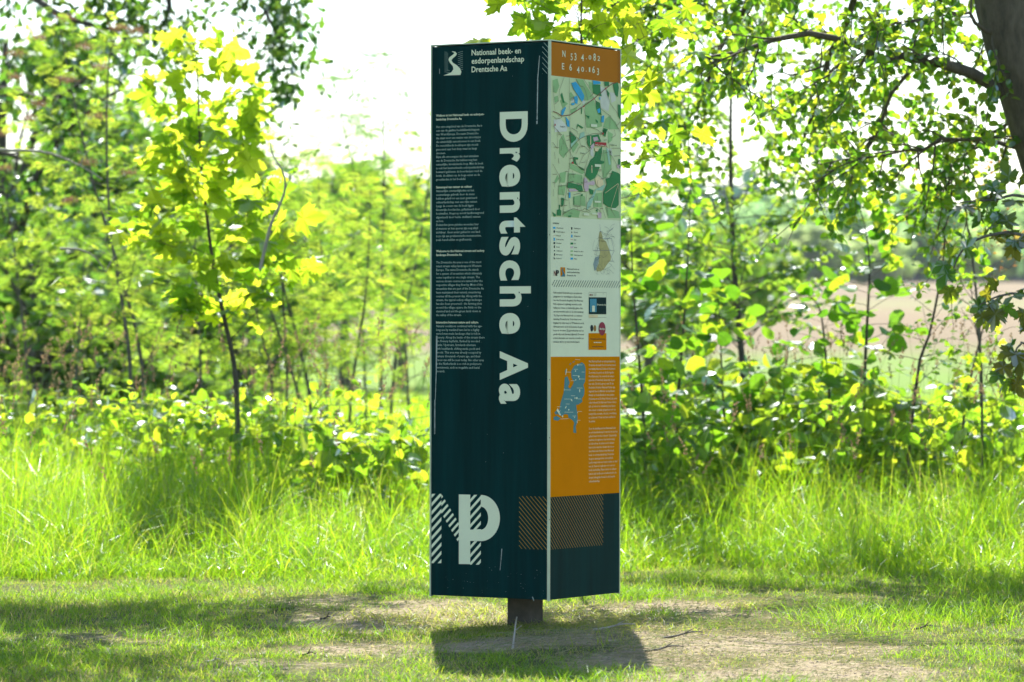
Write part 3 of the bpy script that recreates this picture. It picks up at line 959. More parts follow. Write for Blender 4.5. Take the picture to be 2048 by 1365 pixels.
# inset region map
polys_tri(FR, c6([[(940, 310), (965, 300), (990, 380), (1000, 440), (1060, 490), (1110, 620), (1150, 760), (1140, 830), (1080, 900), (1020, 990), (960, 1030), (890, 1030), (880, 980), (930, 880), (935, 760), (950, 680), (930, 560), (925, 400)]]), H2, plain('inset_ochre', (.42, .38, .14), .5, var=.1, scale=60), 'inset_region', pr_)
polys_tri(FR, c6([[(825, 900), (860, 780), (930, 750), (920, 850), (880, 1000), (850, 1020)]]), H2, plain('inset_grey', (.25, .33, .3), .5), 'inset_region', pr_)
web = []
rw = random.Random(3)
for i in range(46):
    x = rw.uniform(825, 1180); y = rw.uniform(190, 1030)
    p = [(x, y)]
    a = rw.choice([rw.uniform(1.2, 1.9), rw.uniform(-.5, .5)])
    for k in range(3):
        a += rw.uniform(-.5, .5)
        x = min(1210, max(815, x + 45 * math.cos(a))); y = min(1080, max(170, y + 70 * math.sin(a)))
        p.append((x, y))
    web.append(p)
strips(FR, c6(web), .0006, H3, M['ink'], 'inset_roads', pr_)
strips(FR, c6([[(940, 170), (950, 300), (930, 500), (900, 620), (860, 800), (850, 1020)], [(820, 650), (1150, 650)], [(960, 430), (1150, 435)], [(1040, 430), (1100, 310), (1180, 250)], [(1150, 435), (1200, 660), (1150, 760), (1180, 850)]]), .0011, .0030, MC['R'] if False else plain('inset_main_road', (.10, .13, .2), .5), 'inset_roads', pr_)
# small emblems and names
text(FR, "N", z6(108, 1108), z6(150, 1108), .026, H2, MC['m'], 'small_letter_n', pr_, bold=.03)
text(FR, "P", z6(148, 1106), z6(200, 1106), .027, H3, M['ink'], 'small_letter_p', pr_, bold=.05)
polys_tri(FR, c6([[(230, 955), (315, 958), (315, 1125), (230, 1122)]]), H2, M['orange'], 'small_stream_emblem', pr_)
polys_tri(FR, c6([[(262, 975), (285, 980), (265, 1010), (290, 1050), (308, 1090), (305, 1124), (235, 1123), (262, 1090), (262, 1050), (248, 1010)]]), H3, plain('emblem_blue', (.04, .2, .25), .5), 'small_stream_emblem', pr_)
for s_, y, x1 in (("Nationaal beek- en", 998, 567), ("esdorpenlandschap", 1056, 580), ("Drentsche Aa", 1116, 510)):
    text(FR, s_, z6(350, y), z6(x1, y), .0082, H2, M['ink'], 'legend_lettering', pr_, bold=.012, res=1)
# band of slanted black strokes
st_ = []
for i in range(29):
    x = 65 + i * 43.6
    a, b = (x, 1312), (x + 62, 1186)
    if a[0] < 78: a = (78, 1312 - (78 - a[0]) * 2.03)
    if b[0] > 1310: b = (1310, 1186 + (b[0] - 1310) * 2.03)
    st_.append([z6(a[0], a[1] + (a[0] - 75) * .015), z6(b[0], b[1] + (b[0] - 75) * .015)])
strips(FR, st_, .0024, H2, M['ink'], 'slanted_strokes', pr_)
TX = """Parkeerplaats Kymmelsberg is een prima uit-
gangspunt voor wandelingen en fietstochten
door het Drentsche Aa-gebied. Het Nationaal
Park organiseert regelmatig excursies onder
leiding van ervaren en deskundige gidsen. Het
excursieoverzicht vindt u in de informatiekrant
'Op Stap in het Nationaal beek- en esdorpen-
landschap Drentsche Aa'. Deze krant is ver-
krijgbaar bij onder meer de TIP-kantoren en de
informatiecentra en bij de Drentsche Aa gast-
heren en -vrouwen. Zij zijn herkenbaar aan het
gevelbordje zoals hiernaast afgebeeld. De meest
actuele informatie over excursies en andere ac-
tiviteiten vindt u op www.drentscheaa.nl."""
PM = 7.02 * 13.8 / FPX * 1.05
text(FR, TX, z7(102, 158), z7(662, 158), .0098, H2, M['ink'], 'text_block', pr_, bold=.006, pitch=68.5 / 9.097 * 13.78 / FPX, res=1)
polys_tri(FR, c7([[(745, 228), (1063, 230), (1063, 537), (745, 535)]]), H2, M['teal'], 'printed_card', pr_)
polys_tri(FR, c7([[(745, 545), (910, 545), (910, 595), (745, 597)]]), H2, MC['s'], 'printed_card', pr_)
polys_tri(FR, c7([[(760, 255), (882, 255), (882, 498), (760, 498)]]), H3, plain('card_blue', (.04, .25, .32), .5), 'card_field', pr_)
text(FR, "i", z7(795, 482), z7(850, 482), .030, .0032, M['sage'], 'card_letter', pr_, bold=.05, res=3)
text(FR, "Drentsche Aa", z7(892, 375), z7(1054, 375), .0085, H3, M['sage'], 'card_letter', pr_, bold=.015, res=1)
strips(FR, c7([[(745, 137), (1065, 140), (1065, 228)], [(745, 137), (745, 228)], [(828, 165), (890, 166)], [(828, 183), (885, 184)], [(828, 200), (878, 201)], [(995, 165), (1025, 166)], [(745, 597), (1063, 595)]]), .0007, H2, M['ink'], 'card_lines', pr_)
polys_tri(FR, c7([bx(770, 185, 9, 20), bx(803, 185, 9, 20)]), H2, MC['m'], 'card_marks', pr_)
polys_tri(FR, c7([[(740, 880), (1065, 880), (1065, 1185), (740, 1183)]]), H2, M['orange'], 'printed_card', pr_)
polys_tri(FR, c7([disc(800, 790, 27, 62)]), H2, M['ink'], 'card_oval', pr_)
polys_tri(FR, c7([disc(856, 793, 25, 60)]), H2, plain('card_brown', (.3, .16, .03), .5), 'card_oval', pr_)
polys_tri(FR, c7([disc(984, 800, 62, 122, 24)]), H3, plain('card_crimson', (.25, .015, .035), .5), 'card_oval', pr_)
text(FR, "Bistlys", z7(936, 818), z7(1032, 818), .010, .0032, M['sage'], 'card_letter', pr_, bold=.02, res=1)
text(FR, "Overpad de Drentsweg", z7(768, 998), z7(1040, 998), .0085, H3, M['ink'], 'card_letter', pr_, bold=.01, res=1)
strips(FR, c7([[(832, 1050), (862, 1050)], [(868, 1050), (905, 1050)], [(912, 1050), (945, 1050)], [(950, 1050), (970, 1050)]]), .0028, H3, M['sage'], 'card_lines', pr_)
strips(FR, c7([[(805, 1128), (1008, 1128)]]), .0018, H3, M['ink'], 'card_lines', pr_)
# country map on the orange field
z9 = lambda x, y: (1095 + x / 4.71, 700 + y / 4.71)
c9 = lambda L: [[z9(*p) for p in q] for q in L]
polys_tri(FR, c9([[(220, 200), (250, 150), (300, 130), (320, 118), (345, 140), (355, 180), (350, 300), (335, 330), (345, 380), (340, 430), (320, 460), (325, 490), (290, 515), (265, 520), (275, 580), (280, 640), (275, 690), (262, 720), (268, 785), (240, 780), (242, 720), (250, 690), (235, 665), (195, 640), (190, 610),
                   (160, 605), (130, 625), (80, 600), (110, 560), (120, 500), (150, 400), (160, 260), (185, 250), (205, 310), (190, 350), (210, 370), (235, 330), (245, 300), (222, 260)],
                  [(55, 635), (80, 622), (120, 645), (95, 670), (55, 660)], [(62, 592), (82, 570), (95, 598), (75, 614)], [(165, 235), (160, 200), (175, 175), (172, 210)], [(200, 140), (215, 122), (222, 128), (208, 144)], [(230, 118), (250, 105), (255, 110), (236, 122)]]), H2,
          plain('country_blue', (.06, .21, .22), .5, var=.05), 'country_map', pr_)
polys_tri(FR, c9([disc(*q) for q in ((280, 142, 5, 9), (259, 200, 5, 7), (289, 252, 7, 10), (261, 284, 4, 7), (297, 275, 5, 6), (298, 385, 4, 16), (153, 376, 2, 12), (254, 455, 4, 8), (271, 455, 7, 10), (195, 565, 6, 7), (136, 627, 6, 9), (250, 636, 4, 5), (274, 680, 3, 10), (278, 590, 3, 6))]
               + [[(210, 460), (225, 468), (230, 487), (218, 480)], [(80, 570), (90, 550), (105, 580), (118, 565), (108, 590), (122, 615), (110, 618), (92, 588)], [(158, 550), (170, 530), (175, 528), (168, 552)], [(163, 235), (172, 180), (178, 180), (168, 238)]]), H3, M['sage'], 'country_map_parks', pr_)
strips(FR, c9([[(255, 90), (302, 95)], [(285, 142), (325, 143)], [(242, 183), (282, 184)], [(172, 210), (216, 211)], [(316, 210), (345, 210)], [(232, 243), (280, 244)], [(300, 275), (345, 276)], [(215, 291), (252, 292)], [(270, 360), (325, 361)], [(158, 378), (215, 379)],
               [(215, 433), (255, 434)], [(152, 464), (205, 464)], [(280, 463), (312, 463)], [(165, 511), (202, 511)], [(85, 537), (125, 537)], [(280, 581), (318, 581)], [(155, 587), (238, 588)], [(230, 624), (265, 624)], [(116, 652), (192, 648)], [(272, 664), (305, 664)]]), .0012, H3, M['sage'], 'country_map_lines', pr_)
TO = """Het Nationaal beek- en esdorpenlandschap
Drentsche Aa maakt deel uit van het stelsel
van twintig Nationale Parken in Nederland.
Ze vormen de parels van de Ecologische
Hoofdstructuur, het netwerk van natuur-
gebieden in Nederland. Samen zijn de par-
ken ruim 120.000 ha groot, ruim 3% van
Nederland. Achttien Nationale Parken zijn
ingesteld door de Minister van Landbouw,
Natuur en Voedselkwaliteit, twee parken
(Veluwezoom en De Hoge Veluwe) zijn parti-
culier beheerd. De Nationale Parken richten
zich op behoud en ontwikkeling van bijzon-
dere natuur en bieden gelegenheid voor na-
tuurgerichte recreatie, educatie, voorlichting
en onderzoek. U bent van harte welkom in
de parken."""
TP = """Door de instelling van het Nationaal beek-
en esdorpenlandschap Drentsche Aa kan het
gebied beter worden beheerd. Gezamenlijk
stemmen de eigenaren hun bescherming
en behoud van de natuur en de cultuur-
historische waarden. Anders dan de an-
dere Nationale Parken is het Nationaal
beek- en esdorpenlandschap Drentsche
Aa geen aaneengesloten natuurgebied.
Landbouwgronden en dorpen maken er deel
van uit. Daarom is gekozen voor een ver-
brede doelstelling. Naast natuur en cultuur-
historie zijn landbouw en leefbaarheid in de
dorpen belangrijke thema's in dit levende
cultuurlandschap."""
M['cream_text'] = plain('cream_lettering', (.72, .62, .40), .5)
text(FR, TO, z9(386, 118), z9(652, 118), .0104, H2, M['cream_text'], 'text_block', pr_, bold=.008, pitch=35.2 / 4.71 * 13.98 / FPX, res=1)
text(FR, TP, z9(386, 752), z9(655, 752), .0104, H2, M['cream_text'], 'text_block', pr_, bold=.008, pitch=35.4 / 4.71 * 13.98 / FPX, res=1)


# ------------------------------------------------------------------ plants: templates
def T_(verts, tris):
    return np.array(verts, float), np.array(tris, int)


def outline_leaf(pts, fold=.10, droop=.12):
    """right-hand outline points (x,y) from base to tip -> folded blade with midrib"""
    n = len(pts)
    V, F = [], []
    for (x, y) in pts:
        V.append((0, y, -droop * y * y))
    for (x, y) in pts:
        V.append((x, y, abs(x) * fold - droop * y * y))
    for (x, y) in pts:
        V.append((-x, y, abs(x) * fold - droop * y * y))
    for i in range(n - 1):
        for off, fl in ((n, 0), (2 * n, 1)):
            a, b, c, d = i, i + 1, off + i + 1, off + i
            for t in ((a, d, c), (a, c, b)):
                q = [V[k] for k in t]
                if len({q[0], q[1], q[2]}) < 3: continue
                F.append(t if not fl else t[::-1])
    return T_(V, F)


LEAF = {}
LEAF['oval'] = outline_leaf([(0, 0), (.30, .15), (.41, .42), (.34, .72), (0, 1.0)], .22)
LEAF['round'] = outline_leaf([(0, 0), (.34, .06), (.47, .32), (.44, .62), (.24, .86), (0, 1.0)], .2)
LEAF['small'] = outline_leaf([(0, 0), (.36, .45), (0, 1.0)], .25)
LEAF['oakl'] = outline_leaf([(0, 0), (.16, .25), (.12, .38), (.30, .58), (.22, .72), (.18, .92), (0, 1.0)], .2)


def maple_leaf():
    # outline of a five-lobed leaf, petiole joint at the origin
    L = [(0, 0), (.12, -.06), (.34, -.14), (.30, -.02), (.46, .02), (.36, .12), (.62, .34), (.50, .38), (.56, .50), (.38, .46), (.24, .40), (.28, .66), (.17, .64), (.13, .82), (0, 1.02)]
    R_ = L[1:-1]
    out = L + [(-x, y) for x, y in reversed(R_)]
    V = [(0, .22, 0.0)] + [(x, y, (-.26 * (x * x + (y - .2) ** 2)) + .08 * math.sin(8 * math.atan2(x, y + .1))) for x, y in out]
    n = len(out)
    F = [(0, 1 + (i + 1) % n, 1 + i) for i in range(n)]
    v = np.array(V, float)
    return v, np.array(F, int)


LEAF['maple'] = maple_leaf()


def pinnate():
    V, F = [], []
    V += [(-.008, 0, 0), (.008, 0, 0), (0, 1.0, -.14)]
    F.append((0, 1, 2))
    ys_ = np.linspace(.18, .92, 7)
    for y in ys_:
        l = .34 * (1 - .45 * abs(y - .5))
        for s in (-1, 1):
            z0 = -.14 * y * y
            b = (0, y, z0)
            tip = (s * l, y + .10, z0 - .05)
            m1 = (s * l * .5, y + .085, z0 + .012)
            m2 = (s * l * .5, y + .012, z0 + .012)
            i = len(V)
            V += [b, m2, tip, m1]
            F += [(i, i + 1, i + 2), (i, i + 2, i + 3)]
    i = len(V)
    V += [(0, .93, -.12), (.045, 1.08, -.14), (0, 1.25, -.2), (-.045, 1.08, -.14)]
    F += [(i, i + 1, i + 2), (i, i + 2, i + 3)]
    return T_(V, F)


LEAF['pinnate'] = pinnate()


def scatter_mesh(name, tmpl, P, D, N, S, tint):
    tv, tf = LEAF[tmpl]
    P, D, N, S = map(lambda a: np.asarray(a, float), (P, D, N, S))
    D = norm(D)
    X = norm(np.cross(D, N))
    N = np.cross(X, D)
    k = len(tv)
    V = P[:, None, :] + S[:, None, None] * (tv[None, :, 0:1] * X[:, None, :] + tv[None, :, 1:2] * D[:, None, :] + tv[None, :, 2:3] * N[:, None, :])
    F = (tf[None] + (np.arange(len(P)) * k)[:, None, None]).reshape(-1, 3)
    return mesh_arrays(name, V.reshape(-1, 3), F, np.repeat(np.asarray(tint), k))


def tube_mesh(name, paths, sides=5):
    """paths: list of (points (n,3), radii (n,))"""
    VV, FF = [], []
    base = 0
    for pts, rad in paths:
        pts = np.asarray(pts, float); rad = np.asarray(rad, float)
        n = len(pts)
        tan = np.gradient(pts, axis=0)
        tan = norm(tan)
        ref = np.array([.31, .83, .17]) if abs(tan[0] @ np.array([.31, .83, .17])) < .9 else np.array([1., 0, 0])
        a = norm(np.cross(tan, ref)); b = np.cross(tan, a)
        ang = np.linspace(0, 2 * np.pi, sides, endpoint=False)
        ring = pts[:, None, :] + rad[:, None, None] * (np.cos(ang)[None, :, None] * a[:, None, :] + np.sin(ang)[None, :, None] * b[:, None, :])
        VV.append(ring.reshape(-1, 3))
        i = np.arange(n - 1)[:, None] * sides + np.arange(sides)[None, :]
        j = np.arange(n - 1)[:, None] * sides + (np.arange(sides)[None, :] + 1) % sides
        FF.append(np.stack([i, j, j + sides, i + sides], -1).reshape(-1, 4) + base)
        base += n * sides
    return mesh_arrays(name, np.concatenate(VV), np.concatenate(FF), None, True)


def smooth_path(pts, n=10):
    pts = np.asarray(pts, float)
    t = np.linspace(0, len(pts) - 1, n)
    out = []
    for s in t:
        i = int(min(len(pts) - 2, math.floor(s))); f = s - i
        p0 = pts[max(0, i - 1)]; p1 = pts[i]; p2 = pts[i + 1]; p3 = pts[min(len(pts) - 1, i + 2)]
        out.append(.5 * ((2 * p1) + (-p0 + p2) * f + (2 * p0 - 5 * p1 + 4 * p2 - p3) * f * f + (-p0 + 3 * p1 - 3 * p2 + p3) * f ** 3))
    return np.array(out)


def lerp_path(P, t):
    s = t * (len(P) - 1)
    i = min(len(P) - 2, int(s)); f = s - i
    return P[i] * (1 - f) + P[i + 1] * f, norm(P[i + 1] - P[i])


def pxpath(pts, Y, dY=None):
    """list of photo positions -> world polyline at depth Y (optionally varying)"""
    return [np.array(at(x, y, Y + (dY[i] if dY else 0))) for i, (x, y) in enumerate(pts)]


def leaf_frame(rng, D, tilt):
    """blade normals: mostly up, leaned by tilt, random"""
    n = len(D)
    N = np.tile([0., 0., 1.], (n, 1)) + rng.normal(0, tilt, (n, 3))
    return N


def put_leaves(parent, tmpl, mat, matmix, P, D, N, S, rng, limit=300, variants=3, name='leaf'):
    """largest/nearest `limit` leaves as separate parts sharing mesh data, the rest as one joined part"""
    P, D, N, S = map(np.asarray, (P, D, N, S))
    org = np.array(parent.location)
    order = np.argsort(P[:, 1] - S * 3)
    one, rest = order[:limit], order[limit:]
    tv, tf = LEAF[tmpl]
    meshes = []
    for v in range(variants):
        w = tv.copy()
        w[:, 2] += .10 * np.sin(w[:, 0] * (4 + v) + v) * w[:, 1] + .06 * v * w[:, 0]
        me = mesh_arrays(name, w, tf)
        me.materials.append(mat)
        meshes.append(me)
    Dn = norm(D); X = norm(np.cross(Dn, N)); Nn = np.cross(X, Dn)
    for i in one:
        o = bpy.data.objects.new(name, meshes[int(i) % variants])
        m = Matrix.Identity(4)
        for r in range(3):
            m[r][0] = X[i][r] * S[i]; m[r][1] = Dn[i][r] * S[i]; m[r][2] = Nn[i][r] * S[i]; m[r][3] = P[i][r] - org[r]
        o.parent = parent
        o.matrix_local = m
        COL.objects.link(o)
    if len(rest):
        me = scatter_mesh('foliage', tmpl, P[rest] - org, D[rest], N[rest], S[rest], rng.random(len(rest)))
        link('foliage', me, matmix, parent, kind='stuff')


def sapling(name, label, cat, trunk, r0, spec, group=None, limit=0):
    """spec: dict(n, t0, L(t)->len, up, leaf, mat, matmix, size, per, pet, tilt, droop, seed, wood)"""
    rng = np.random.default_rng(spec['seed'])
    T = smooth_path(trunk, 16)
    base = np.array([T[0][0], T[0][1], gz(T[0][0], T[0][1])])
    if T[0][2] > base[2] + .02:
        T = np.vstack([base - [0, 0, .03], T])
    root = empty(name, tuple(base), label, cat, group)
    rad = r0 * (1 - .82 * np.linspace(0, 1, len(T)))
    link('stem', tube_mesh('stem', [(T - base, rad)], 7), spec.get('wood', M['bark_dark']), root)
    twigs, P, D, N, S = [], [], [], [], []
    az = rng.random() * 6.28
    for b in range(spec['n']):
        t = spec['t0'] + (1 - spec['t0']) * ((b + .5) / spec['n']) ** spec.get('bias', 1.0)
        az += 2.4 + rng.normal(0, .3)
        o, tg = lerp_path(T, min(.999, t))
        L = spec['L'](t) * rng.uniform(.7, 1.15)
        up = spec['up'] + rng.normal(0, .15)
        d = np.array([math.cos(az), math.sin(az), 0]) * math.cos(up) + np.array([0, 0, math.sin(up)])
        pts = [o]
        k = 6
        dd = d.copy()
        for s in range(k):
            dd = norm(dd + rng.normal(0, .10, 3) + np.array([0, 0, spec.get('curl', .05)]))
            pts.append(pts[-1] + dd * L / k)
        pts = np.array(pts)
        twigs.append((pts - base, np.linspace(r0 * .28 * max(.35, 1 - t), .0012, len(pts))))
        m = max(2, int(spec['per'] * L))
        for j in range(m):
            tt = .25 + .75 * (j + 1) / m
            q, tg2 = lerp_path(pts, min(.999, tt))
            side = norm(np.cross(tg2, [0, 0, 1.])) * (1 if j % 2 else -1)
            pet = norm(side * .9 + tg2 * rng.uniform(.2, .9) + np.array([0, 0, rng.uniform(-.1, .5)]) + rng.normal(0, .25, 3))
            pl = spec['pet'] * rng.uniform(.6, 1.2)
            e = q + pet * pl
            if spec.get('showpet', True): twigs.append((np.array([q, (q + e) / 2 + [0, 0, pl * .06], e]) - base, np.array([.0014, .0011, .001])))
            P.append(e); D.append(pet + np.array([0, 0, -spec['droop'] * rng.uniform(.4, 1.4)]))
            N.append(np.array([0, spec.get('nb', .75), .75]) + rng.normal(0, spec['tilt'], 3)); S.append(spec['size'] * rng.uniform(.55, 1.15) * (1 - .25 * t))
    # crown tip tuft
    tip = T[-1]
    for j in range(spec.get('tuft', 6)):
        a = j * 2.4
        D_ = np.array([math.cos(a), math.sin(a), .5])
        P.append(tip + D_ * spec['pet'] * .7); D.append(D_ + [0, 0, -.3]); N.append(np.array([0, 0, 1.]) + rng.normal(0, .4, 3)); S.append(spec['size'] * rng.uniform(.4, .75))
    if twigs:
        link('twigs', tube_mesh('twigs', twigs, 4), spec.get('wood', M['bark_dark']), root)
    P, D, N, S = map(np.array, (P, D, N, S))
    if limit:
        put_leaves(root, spec['leaf'], spec['mat'], spec['matmix'], P, D, N, S, rng, limit)
    else:
        me = scatter_mesh('foliage', spec['leaf'], P - base, D, N, S, rng.random(len(P)))
        f = link('foliage', me, spec['matmix'], root)
        f['kind'] = 'stuff'
    return root, T


def limb_tree(name, label, cat, base, trunk, limbs, ntw, tlen, per, size, leaf, mat, wood, seed, droop=.3, group=None, spread=1.0, fun=None, sub=2, lpow=.7):
    """big tree: trunk path, limb paths [(pts, r0)], twigs sprout from the limbs and carry the leaves"""
    rng = np.random.default_rng(seed)
    base = np.asarray(base, float)
    root = empty(name, tuple(base), label, cat, group)
    if trunk is not None:
        pts, ra, rb = trunk
        T = smooth_path(pts, 14)
        link('trunk', tube_mesh('trunk', [(T - base, np.linspace(ra, rb, len(T)))], 20), wood, root)
    LB, W_ = [], []
    for pts, r in limbs:
        Pth = smooth_path(pts, 12)
        Pth[1:-1] += rng.normal(0, .012, (len(Pth) - 2, 3))
        LB.append(Pth); W_.append(r)
        link('branch', tube_mesh('branch', [(Pth - base, np.linspace(r, r * .22, len(Pth)))], 8), wood, root)
    ll = np.array([np.linalg.norm(np.diff(p, axis=0), axis=1).sum() for p in LB])
    pr = ll / ll.sum()
    tw, P, D, N, S = [], [], [], [], []
    for i in range(ntw):
        Pth = LB[rng.choice(len(LB), p=pr)]
        q, tg = lerp_path(Pth, min(.999, rng.random() ** lpow))
        d = norm(tg * .8 + rng.normal(0, .75, 3) * spread + np.array([0, 0, -droop * .5]))
        L = tlen * rng.uniform(.4, 1.2)
        stack = [(q, d, L, 0)]
        while stack:
            q0, d0, L0, lev = stack.pop()
            pts = [q0]
            dd = d0.copy()
            for s in range(4):
                dd = norm(dd + rng.normal(0, .18, 3) + np.array([0, 0, -droop * .12]))
                pts.append(pts[-1] + dd * L0 / 4)
            pts = np.array(pts)
            if fun is not None and not fun(pts[-1]): continue
            tw.append((pts - base, np.linspace(.0055 if lev == 0 else .003, .0012, 5)))
            m = max(2, int(per * L0))
            tts = rng.uniform(.15, 1, m)
            for tt in tts:
                a, tg2 = lerp_path(pts, min(.999, tt))
                dl = norm(tg2 * .5 + rng.normal(0, .7, 3) + np.array([0, 0, -.15]))
                P.append(a + dl * size * .25); D.append(dl); N.append(np.array([0, .6, .7]) + rng.normal(0, .6, 3)); S.append(size * rng.uniform(.6, 1.2))
            if lev < 1:
                for _ in range(sub):
                    a, tg2 = lerp_path(pts, rng.uniform(.3, .95))
                    stack.append((a, norm(tg2 + rng.normal(0, .7, 3)), L0 * .6, lev + 1))
    link('twigs', tube_mesh('twigs', tw, 4), wood, root, kind='stuff')
    P, D, N, S = map(np.array, (P, D, N, S))
    me = scatter_mesh('crown', leaf, P - base, D, N, S, rng.random(len(P)) ** 1.3)
    link('crown', me, mat, root, kind='stuff')
    return root


A3 = lambda x, y, Y: np.array(at(x, y, Y))
V3 = lambda *a: np.array(a, float)

# ---- maple saplings (large yellow-green leaves, each leaf a part)
prof = lambda t: .52 * min(1, max(0, (1 - t) / .45)) ** .8 * min(1, .4 + max(0, t - .27) * 3.0) + .08
mapspec = dict(n=48, t0=.25, L=prof, up=.55, leaf='maple', mat=M['maple'], matmix=M['maple_mix'], size=.18, per=15, pet=.07, tilt=.45, droop=.55, seed=11, wood=M['bark_dark'], curl=.04, tuft=7)
sapling('maple_sapling', 'tall slender maple sapling with large glowing yellow-green leaves left of the pillar', 'sapling',
        pxpath([(477, 1130), (474, 800), (462, 700), (440, 600), (425, 520), (412, 420), (400, 300), (396, 170), (390, 95)], 20.0), .016, mapspec, limit=300)
sp2 = dict(mapspec, n=40, t0=.45, L=lambda t: .50 - .10 * t, size=.150, seed=23, per=13, up=.30)
sapling('maple_sapling', 'maple sapling hidden behind the pillar, its leaves showing above the top and right edge', 'sapling',
        pxpath([(1150, 1180), (1150, 800), (1160, 500), (1165, 200), (1162, 60), (1165, -60)], 16.4), .013, sp2, limit=300)

# ---- rowan saplings (feathered leaves)
rowspec = dict(n=34, t0=.22, L=lambda t: .75 * (1 - t) + .20, up=.35, leaf='pinnate', mat=M['rowan'], matmix=M['rowan'], size=.128, per=15, pet=.01, tilt=.5, droop=.35, seed=31, wood=M['bark_grey'], showpet=False, curl=.0, tuft=6)
ROW = 'rowan saplings in the thicket left of the pillar'


def flowers(root, pts, r=.045):
    base = np.array(root.location)
    rng = np.random.default_rng(77)
    for c in pts:
        n = 150
        q = rng.normal(0, 1, (n, 3)) * np.array([r, r, r * .4]) * .6
        q[:, 2] += .012
        me = scatter_mesh('flower_cluster', 'small', c - base + q, rng.normal(0, 1, (n, 3)) + [0, 0, .6], rng.normal(0, 1, (n, 3)), np.full(n, .012), rng.random(n))
        link('flower_cluster', me, M['flower'], root, kind='stuff')


r1, _ = sapling('rowan_sapling', 'rowan sapling with grey stem and faded brown flower heads, left of the tall maple', 'sapling',
                pxpath([(268, 1080), (262, 760), (243, 600), (222, 470), (213, 300), (217, 130), (232, 75)], 22.5), .015, rowspec, ROW)
flowers(r1, [A3(x, y, 22.3) for x, y in ((240, 60), (271, 66), (197, 237), (178, 329), (258, 350), (205, 140))])
r2, _ = sapling('rowan_sapling', 'leaning rowan sapling at the left picture edge with brown flower heads against the sky', 'sapling',
                pxpath([(290, 1070), (285, 740), (238, 540), (190, 380), (150, 210), (120, 60)], 23.2), .014, dict(rowspec, seed=32, n=36, L=lambda t: .85 * (1 - t) + .3), ROW)
flowers(r2, [A3(x, y, 23) for x, y in ((132, 40), (77, 80), (172, 98), (31, 111), (31, 158), (138, 166), (77, 212), (138, 405), (60, 240))])
r3, _ = sapling('rowan_sapling', 'low spreading rowan sapling at the far left with branches near the dark trees', 'sapling',
                pxpath([(60, 1060), (55, 760), (40, 600), (20, 440), (-10, 300)], 23.8), .013, dict(rowspec, seed=33, n=36, t0=.15, L=lambda t: .9 * (1 - t) + .3, per=9), ROW)
flowers(r3, [A3(x, y, 23.6) for x, y in ((12, 270), (10, 340), (130, 160))])
sapling('rowan_sapling', 'dark-stemmed rowan sapling leaning left just right of the tall maple', 'sapling',
        pxpath([(628, 1060), (622, 820), (600, 700), (566, 570), (540, 450), (520, 340), (512, 260)], 23.0), .013, dict(rowspec, seed=34, n=34, t0=.25, L=lambda t: .6 * (1 - t) + .25), ROW)
sapling('rowan_sapling', 'thin rowan sapling with a crooked stem between the leaning one and the tall maple', 'sapling',
        pxpath([(604, 1060), (600, 820), (565, 690), (520, 560), (495, 440), (488, 350)], 22.8), .011, dict(rowspec, seed=35, n=26, t0=.25, L=lambda t: .5 * (1 - t) + .2), ROW)
sapling('rowan_sapling', 'short thin rowan stem standing closest behind the maple trunk', 'sapling',
        pxpath([(552, 1080), (548, 820), (530, 700), (505, 590), (497, 520)], 22.8), .010, dict(rowspec, seed=36, n=16, t0=.3, L=lambda t: .4 * (1 - t) + .15, size=.11), ROW)
sapling('rowan_sapling', 'slim distant rowan sapling rising above the others against the white sky', 'sapling',
        pxpath([(762, 960), (762, 740), (765, 540), (768, 340), (765, 200), (760, 112)], 27.3), .016, dict(rowspec, seed=37, n=40, t0=.18, L=lambda t: (1.05 if t < .62 else .42) * (1 - t) + .14, size=.20, per=15, matmix=M['oak']), ROW)
sapling('rowan_sapling', 'slim blurred rowan sapling to the left of the tallest distant one', 'sapling',
        pxpath([(735, 960), (728, 700), (718, 500), (706, 340), (682, 235), (668, 160)], 28.3), .014, dict(rowspec, seed=38, n=38, t0=.25, L=lambda t: (1.1 if t < .6 else .42) * (1 - t) + .14, size=.20, per=15, matmix=M['oak']), ROW)
sapling('rowan_sapling', 'pale rowan sapling leaning towards the left edge of the pillar', 'sapling',
        pxpath([(775, 960), (790, 720), (825, 560), (850, 420), (862, 320), (868, 230)], 25.8), .013, dict(rowspec, seed=39, n=30, t0=.2, L=lambda t: .8 * (1 - t) + .2, per=9), ROW)
sapling('rowan_sapling', 'bushy rowan sapling filling the gap between maple and distant saplings', 'sapling',
        pxpath([(600, 960), (598, 720), (610, 520), (600, 380), (585, 290)], 29.3), .014, dict(rowspec, seed=40, n=40, t0=.3, L=lambda t: 1.3 * (1 - t) + .3, per=9), ROW)
sapling('rowan_sapling', 'broad low rowan bush below the left picture half, dense with leaves', 'sapling',
        pxpath([(150, 1040), (150, 800), (160, 640), (170, 500)], 24.3), .014, dict(rowspec, seed=41, n=46, t0=.1, L=lambda t: 1.1 * (1 - t) + .4, per=9), ROW)
sapling('rowan_sapling', 'leafy rowan bush behind the tall maple trunk', 'sapling',
        pxpath([(400, 1000), (402, 780), (395, 620), (390, 480), (388, 380)], 25.3), .014, dict(rowspec, seed=42, n=44, t0=.1, L=lambda t: 1.0 * (1 - t) + .4, per=9), ROW)
sapling('rowan_sapling', 'half-hidden rowan bush between the tall maple and the leaning dark stem', 'sapling',
        pxpath([(500, 1000), (502, 780), (490, 620), (470, 470), (462, 380)], 26.3), .013, dict(rowspec, seed=43, n=40, t0=.1, L=lambda t: .9 * (1 - t) + .35, per=9), ROW)
